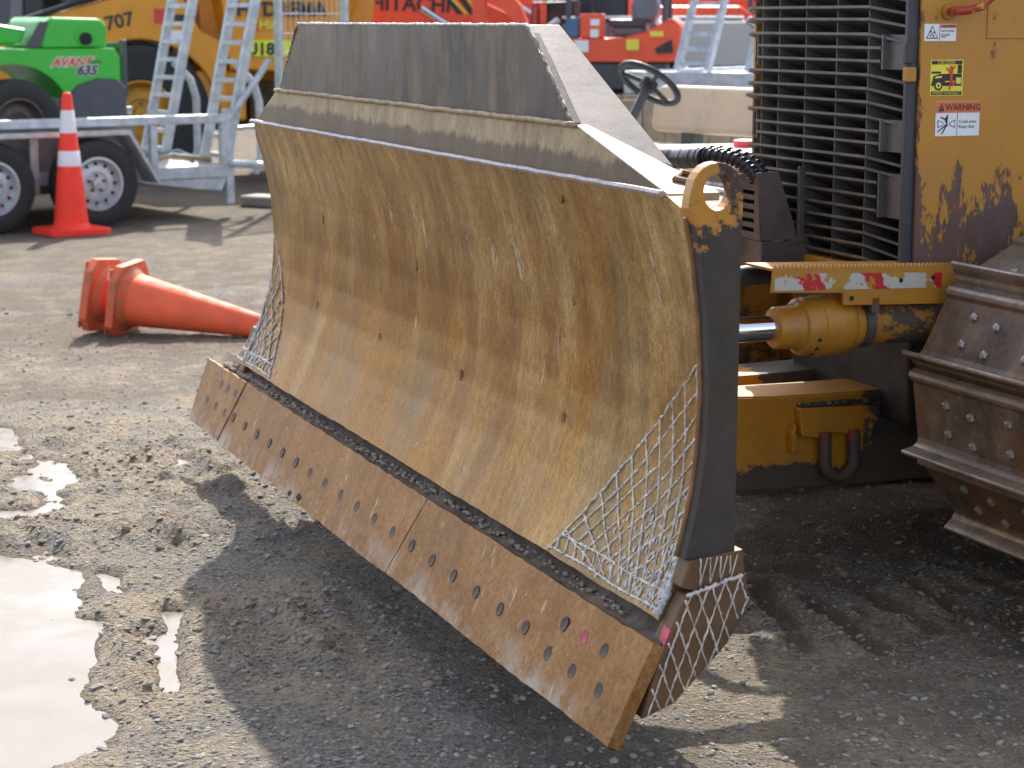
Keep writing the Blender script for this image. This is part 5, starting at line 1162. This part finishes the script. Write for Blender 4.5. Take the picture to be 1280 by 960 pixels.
# ------------------------------------------------------------------ orange excavators
def excavator(loc, rz, s_, label, boomtext=True):
    e = empty('excavator', loc, rz); tag(e, label, 'excavator', 'orange excavators parked behind the blade'); e.scale = (s_, s_, s_)
    def ep(m, nm, mt, **k): return m.build(nm, mt, e, **k)
    for y in (-1.0, .6):
        pts = [(-1.2 + .32 * math.cos(R(a)), .36 + .36 * math.sin(R(a))) for a in range(90, 271, 20)] + [(1.2 + .32 * math.cos(R(a)), .36 + .36 * math.sin(R(a))) for a in range(-90, 91, 20)]
        m = MB(); m.prism(pts, y, y + .4); ep(m, 'crawler', 'rubber', bevel=.02)
    m = MB(); m.box(-1.0, 1.0, -.55, .55, .3, .75); ep(m, 'undercarriage', 'brown')
    m = MB(); m.box(-1.1, 1.25, -1.0, 1.0, .80, 1.25); m.prism([(.2, 1.251), (1.55, 1.251), (1.6, .9), (1.7, 1.0), (1.7, 1.75), (1.5, 1.9), (.2, 1.9)], -.98, .98); ep(m, 'house', 'orange', bevel=.05)
    m = MB(); m.box(-.95, .15, -.98, -.1, 1.252, 2.7); ep(m, 'cab', 'glass', bevel=.08)
    m = MB()
    for x in (-.97, .10):
        for y in (-.995, -.13): m.box(x, x + .07, y, y + .06, 1.253, 2.68)
    m.box(-1.0, .2, -1.0, -.07, 2.705, 2.80); ep(m, 'cab_frame', 'orange')
    # boom: bent box, then stick and bucket
    bm2 = [(-.8, 1.2), (-1.3, 1.55), (-2.2, 1.92), (-2.9, 1.95), (-3.8, 1.60)]
    wd = [.16, .26, .30, .26, .15]; m = MB(); up, lo = [], []
    for i, (x, z) in enumerate(bm2): up.append((x, z + wd[i])); lo.append((x, z - wd[i]))
    m.prism(up + lo[::-1], .05, .37); ep(m, 'boom', 'orange', bevel=.02)
    m = MB(); m.prism([(-3.95, 2.0), (-3.6, 1.85), (-3.95, .5), (-4.15, .5)], .06, .36); ep(m, 'stick', 'orange', bevel=.02)
    m = MB(); m.prism([(-4.2, .55), (-3.8, .55), (-3.55, .15), (-3.9, 0.02), (-4.4, .05)], -.1, .52); ep(m, 'bucket', 'brown', bevel=.02)
    for y in (-.02, .44):
        m = MB(); m.tube([(-1.15, y, 1.10), (-2.0, y, 1.62)], .07, 10); ep(m, 'boom_cylinder', 'orange', smooth=True); m = MB(); m.tube([(-2.0, y, 1.62), (-2.4, y, 1.88)], .04, 10); ep(m, 'cylinder_rod', 'chrome', smooth=True)
    if boomtext:
        text('lettering', 'HITACHI', .26, 'black', e, (-3.05, .045, 1.86), rot=(math.pi / 2, R(2), 0), ext=.003, bold=.008)
        m = MB()
        for k in range(3):
            x = -1.95 + k * .16; m.prism([(x, 1.80), (x + .09, 1.80), (x - .10, 2.06), (x - .19, 2.06)], .043, .0495)
        ep(m, 'warning_stripes', 'black'); m = MB(); m.prism([(-1.95 + .10, 1.80), (-1.95 + .15, 1.80), (-2.04, 2.06), (-2.09, 2.06)], .0425, .0492); m.prism([(-1.69, 1.80), (-1.64, 1.80), (-1.83, 2.06), (-1.88, 2.06)], .0425, .0492); ep(m, 'yellow_stripes', 'yellowlab')
    return e
excavator((1.05, 22.5, -.0), R(4), .84, 'orange excavator with lettered boom stretched low behind the top of the blade')
e2 = excavator((2.1, 27.0, 0), R(10), .95, 'orange excavator standing furthest back, its boom behind the first one', False)

# ------------------------------------------------------------------ mini excavators
def mini(loc, rz, label):
    e = empty('mini_excavator', loc, rz); tag(e, label, 'mini excavator', 'red-orange mini excavators')
    def ep(m, nm, mt, **k): return m.build(nm, mt, e, **k)
    for y in (-.55, .30):
        pts = [(-.62 + .22 * math.cos(R(a)), .24 + .24 * math.sin(R(a))) for a in range(90, 271, 20)] + [(.62 + .22 * math.cos(R(a)), .24 + .24 * math.sin(R(a))) for a in range(-90, 91, 20)]
        m = MB(); m.prism(pts, y, y + .25); ep(m, 'crawler', 'rubber', bevel=.015)
    m = MB(); m.box(-.5, .5, -.29, .29, .2, .55); m.box(-.65, .55, -.5, .5, .56, .86); ep(m, 'slew_frame', 'blackpaint', bevel=.02)
    # house: low deck in front, tail sweeping up round the seat
    m = MB(); m.prism([(-.55, .87), (.66, .87), (.72, 1.0), (.70, 1.28), (.60, 1.36), (.30, 1.20), (.02, 1.13), (-.55, 1.13)], -.52, .52); ep(m, 'house', 'orange', bevel=.035, seg=3)
    m = MB(); m.box(-.42, -.16, -.54, -.25, 1.131, 1.40); ep(m, 'console', 'orange', bevel=.02); m = MB(); m.box(-.58, -.43, -.50, -.3, 1.131, 1.36); ep(m, 'front_console', 'blue', bevel=.02)
    for (x, z, w_, h_, mt) in ((-.30, 1.29, .10, .07, 'white'), (-.30, 1.16, .09, .09, 'white'), (-.48, 1.0, .16, .13, 'white'), (.10, 1.02, .14, .12, 'yellowlab'), (.36, 1.17, .15, .06, 'yellowlab')):
        m = MB(); m.box(x, x + w_, -.552, -.546, z - .02, z - .02 + h_); ep(m, 'sticker', mt)
    m = MB(); m.prism([(.42, 1.02), (.60, 1.12), (.62, .98), (.44, .96)], -.545, -.52); ep(m, 'side_vent', 'black')
    m = MB(); m.box(-.10, .30, -.30, .25, 1.136, 1.30); m.prism([(.14, 1.302), (.40, 1.302), (.44, 1.52), (.38, 1.64), (.22, 1.66), (.12, 1.52)], -.30, .25); ep(m, 'seat', 'greyseat', bevel=.06, seg=3)
    m = MB(); m.box(-.12, .30, -.345, -.3005, 1.25, 1.34); ep(m, 'armrest', 'blackpaint', bevel=.02)
    for (x, y) in ((-.56, -.46), (-.56, .46), (.52, -.46), (.52, .46)):
        m = MB(); m.tube([(x, y, 1.05), (x * .97, y * .97, 2.3)], .03, 8); ep(m, 'canopy_post', 'charcoal', smooth=True)
    m = MB(); m.box(-.65, .62, -.52, .52, 2.301, 2.36); ep(m, 'canopy', 'orange', bevel=.03)
    m = MB(); m.tube([(-.56, -.45, 1.55), (-.56, .45, 1.55)], .02, 8); m.tube([(-.57, -.45, 1.52), (-.95, -.45, 1.52), (-1.0, -.45, 1.0)], .016, 8); ep(m, 'hand_rail', 'charcoal', smooth=True)
    m = MB(); m.tube([(-.30, -.40, 1.40), (-.32, -.40, 1.60)], .015, 6); m.lathe([(.02, 1.6), (.028, 1.63), (.02, 1.66)], 'z', (-.32, -.40, 0), 10); ep(m, 'joystick', 'rubber', smooth=True)
    m = MB(); m.prism([(-.60, .75), (-.85, .75), (-1.15, 1.5), (-1.55, 1.95), (-1.75, 1.9), (-1.3, 1.4), (-1.0, .95)], -.09, .09); ep(m, 'boom', 'orange', bevel=.015)
    m = MB(); m.prism([(-1.75, 1.95), (-1.58, 1.98), (-1.50, .7), (-1.64, .7)], -.07, .07); ep(m, 'stick', 'orange', bevel=.015)
    m = MB(); m.prism([(-1.68, .75), (-1.42, .75), (-1.25, .4), (-1.5, .3), (-1.8, .4)], -.22, .22); ep(m, 'bucket', 'brown', bevel=.015)
    m = MB(); m.prism([(-1.02, .05), (-.98, .05), (-.95, .38), (-1.05, .4)], -.6, .6); m.box(-.979, -.5, -.3, -.22, .18, .26); m.box(-.979, -.5, .22, .3, .18, .26); ep(m, 'dozer_blade', 'orange')
    return e
mm_ = mini((1.02, 19.6, .36), R(-8), 'red-orange mini excavator with grey seat just above the blade shoulder')
mm_.scale = (.82, .82, .82)
mini((3.35, 23.5, 0), R(20), 'red-orange mini excavator standing behind the right-hand ladder ramps')
mini((-.2, 28.5, 0), R(-160), 'red-orange mini excavator turned away at the back of the yard')

# ------------------------------------------------------------------ white car
def car(loc, rz, label):
    e = empty('parked_car', loc, rz); tag(e, label, 'car')
    # local x forward(-)...rear(+), y across
    m = MB(); m.prism([(-2.1, .35), (-2.15, .62), (-1.95, .78), (-1.0, .92), (1.75, 1.0), (2.05, .98), (2.12, .70), (2.10, .35)], -.84, .84); b = m.build('body', 'whitecar', e, bevel=.10, seg=4)
    m = MB(); m.hexa([(-1.05, -.78, .93), (1.85, -.78, .99), (1.85, .78, .99), (-1.05, .78, .93)], [(-.25, -.60, 1.44), (1.25, -.60, 1.46), (1.25, .60, 1.46), (-.25, .60, 1.44)]); m.build('greenhouse', 'glass', e, bevel=.06, seg=3)
    m = MB(); m.box(-.22, 1.22, -.59, .59, 1.4605, 1.49); m.build('roof', 'whitecar', e, bevel=.02)
    m = MB()
    for s_ in (-1, 1):
        for (a, bq) in (((-1.03, .78 * s_, .945), (-.25, .61 * s_, 1.45)), ((1.85, .78 * s_, 1.0), (1.25, .61 * s_, 1.46)), ((.4, .785 * s_, .97), (.42, .61 * s_, 1.455))): m = MB(); m.tube([a, bq], .035, 6); m.build('pillar', 'whitecar', e)
    for s_ in (-1, 1):
        m = MB(); m.box(1.92, 2.125, s_ * .70 - .13, s_ * .70 + .13, .80, .97); m.build('tail_light', 'taillight', e, bevel=.03)
        m = MB(); m.box(-2.14, -1.92, s_ * .66 - .14, s_ * .66 + .14, .62, .74); m.build('headlight', 'glass', e, bevel=.03)
    m = MB(); m.box(2.1, 2.17, -.8, .8, .36, .60); m.build('bumper', 'whitecar', e, bevel=.04)
    m = MB(); m.box(2.122, 2.135, -.22, .22, .72, .83); m.build('number_plate', 'white', e)
    for x in (-1.35, 1.3):
        for y, f in ((-.74, -1), (.74, 1)): wheel(e, (x, y, .31), .31, .2, .19, face=f)
    return e
car((1.10, 21.6, .0), R(-52), 'white car showing a red tail light behind the mini excavator')

# ------------------------------------------------------------------ second trailer with ladder ramps, higher deck
t2 = empty('flat_deck_trailer', (2.13, 16.9, 0), R(55)); tag(t2, 'grey flat deck trailer with two slanting ladder ramps beside the dozer grille', 'trailer')
m = MB(); m.box(.0, 3.4, -.35, 1.35, .90, 1.0); m.build('deck', 'galv', t2, bevel=.01)
m = MB(); m.box(.0, 3.4, -.41, -.351, .84, 1.03); m.box(.0, 3.4, 1.351, 1.41, .84, 1.03); m.box(-.06, -.001, -.41, 1.41, .84, 1.03); m.box(.1, 3.3, .1, .2, .6, .899); m.box(.1, 3.3, .8, .9, .6, .899); m.build('chassis', 'galv', t2, bevel=.006)
ladder(t2, .05, 0, 1.03, .29, 1.5, R(25), .135); ladder(t2, .05, .67, 1.03, .29, 1.5, R(25), .135)
for x in (1.3, 2.1):
    for y, f in ((-.25, -1), (1.25, 1)): wheel(t2, (x, y, .36), .36, .22, .2, face=f)
t3 = empty('transport_trailer', (1.02, 19.6, 0), R(-8)); tag(t3, 'low dark transport trailer under the mini excavator with the grey seat', 'trailer')
m = MB(); m.box(-1.3, 1.2, -.75, .75, .27, .355); m.build('deck', 'charcoal', t3, bevel=.01)
for x in (-.3, .45):
    for y, f in ((-.86, -1), (.86, 1)): wheel(t3, (x, y, .24), .24, .18, .13, face=f)
# ------------------------------------------------------------------ utility cart: tan seat, black steering wheel, white bonnet
uc = empty('utility_cart', (.69, 10.15, 0), R(38)); tag(uc, 'utility cart with tan bench seat, black steering wheel and white body behind the hoses', 'utility cart')
# local -x is its front
def up_(m, nm, mt, par=None, **k): return m.build(nm, mt, par or uc, **k)
m = MB(); m.prism([(-1.5, .42), (-1.55, .62), (-1.35, .80), (-.75, .88), (-.62, .80), (-.60, .40)], -.58, .58); up_(m, 'bonnet', 'whitecar', bevel=.05, seg=3)
m = MB(); m.prism([(-.60, .33), (.0, .33), (.0, .42), (-.60, .42)], -.6, .6); m.prism([(.001, .33), (.75, .33), (.75, .72), (.001, .70)], -.6, .6); up_(m, 'tub', 'whitecar', bevel=.02)
m = MB(); m.box(.0, .46, -.55, .55, .721, .83); up_(m, 'seat_cushion', 'tanseat', bevel=.04, seg=3)
m = MB(); m.prism([(-.545, .885), (.545, .885), (.555, .93), (.545, 1.09), (.50, 1.125), (-.50, 1.125), (-.545, 1.09), (-.555, .93)], .43, .53, 'x'); o = up_(m, 'backrest', 'tanseat', bevel=.035, seg=3); o.rotation_euler = (0, R(6), 0); o.location = (-.06, 0, .05)
for y in (-.30, .30): m = MB(); m.box(.50, .56, y - .05, y + .05, .60, .95); up_(m, 'seat_post', 'blackpaint')
m = MB(); m.tube([(-.52, -.28, .80), (-.30, -.28, 1.14)], .022, 8); up_(m, 'steering_column', 'blackpaint', smooth=True)
c0 = Vector((-.285, -.28, 1.16)); ax_ = Vector((.62, 0, .78)).normalized(); x_ = Vector((0, 1, 0)); y_ = ax_.cross(x_)
m = MB(); m.tube([c0 + (x_ * math.cos(R(a)) + y_ * math.sin(R(a))) * .150 for a in range(0, 360, 10)], .0165, 8, closed=True); sw = up_(m, 'steering_wheel', 'steer', smooth='all')
m = MB()
for a in (30, 150, 270): m.tube([c0, c0 + (x_ * math.cos(R(a)) + y_ * math.sin(R(a))) * .145], .012, 6)
m.tube([c0 - ax_ * .03, c0 + ax_ * .012], .04, 12); up_(m, 'spokes', 'steer', sw, smooth=True)
m = MB(); m.tube([(.62, -.56, .62), (.60, -.56, .72), (.30, -.60, .84), (.22, -.60, .86), (.05, -.60, .70)], .016, 8); up_(m, 'hip_rail', 'galv', smooth=True)
m = MB(); m.prism([(.76, .40), (1.55, .40), (1.55, .75), (.76, .75)], -.6, .6); up_(m, 'tray', 'timber')
for x in (-1.1, 1.1):
    for y, f in ((-.52, -1), (.52, 1)): wheel(uc, (x, y, .26), .26, .2, .13, rim='whitecar', holes=0, face=f)
# timber crate behind the seat, white box in front
cr = empty('timber_crate', (1.25, 12.6, 0), R(6)); tag(cr, 'weathered timber crate of upright planks behind the tan seat', 'crate')
for k in range(9):
    m = MB(); m.box(-.6 + k * .135, -.6 + k * .135 + .125, -.012, .012, .0, .98 + random.uniform(-.01, .01)); m.build('plank', 'timber', cr)
    m = MB(); m.box(-.6 + k * .135, -.6 + k * .135 + .125, .788, .812, .0, .98); m.build('plank', 'timber', cr)
m = MB(); m.box(-.6, .60, .013, .787, .05, .12); m.box(-.6, -.57, .013, .787, .12, .95); m.box(.57, .60, .013, .787, .12, .95); m.build('crate_frame', 'timber', cr)
wb = empty('white_fuel_tank', (.70, 8.85, 0), R(12)); tag(wb, 'low white tank on skids right behind the blade', 'tank')
m = MB(); m.box(-.35, .62, -.28, .30, .18, .915); m.build('tank_body', 'whitecar', wb, bevel=.03, seg=3)
m = MB(); m.box(-.30, .55, -.24, -.16, 0, .18); m.box(-.30, .55, .16, .24, 0, .18); m.build('skid', 'galvdark', wb)
m = MB(); m.lathe([(.05, .915), (.05, .945), (.03, .95)], 'z', (.3, 0, 0), 16); m.build('filler_cap', 'redlab', wb, smooth=True)

# ------------------------------------------------------------------ shed along the back of the yard
sh = empty('workshop_shed', (4.0, 36, 0), 0); tag(sh, 'long charcoal workshop shed with open bays at the back of the yard', 'shed')
m = MB(); m.box(-22, 16, 9.0, 9.2, 0, 4.2); m.box(-22, -21.8, 0, 9.0, 0, 4.2); m.box(15.8, 16, 0, 9.0, 0, 4.2); m.build('wall', 'shed', sh)
m = MB(); m.hexa([(-22.3, -.5, 4.201), (16.3, -.5, 4.201), (16.3, 9.5, 4.6), (-22.3, 9.5, 4.6)], [(-22.3, -.5, 4.30), (16.3, -.5, 4.30), (16.3, 9.5, 4.7), (-22.3, 9.5, 4.7)]); m.build('roof', 'shedlight', sh)
for k in range(9):
    m = MB(); m.box(-21.6 + k * 4.65, -21.3 + k * 4.65, 0, .3, 0, 4.2); m.build('column', 'shed', sh)
for k in (1, 4, 6):
    m = MB(); m.box(-21.3 + k * 4.65 + .01, -21.3 + k * 4.65 + 4.3, .05, .12, 0, 3.6); m.build('roller_door', 'shedlight' if k != 6 else 'shed', sh)
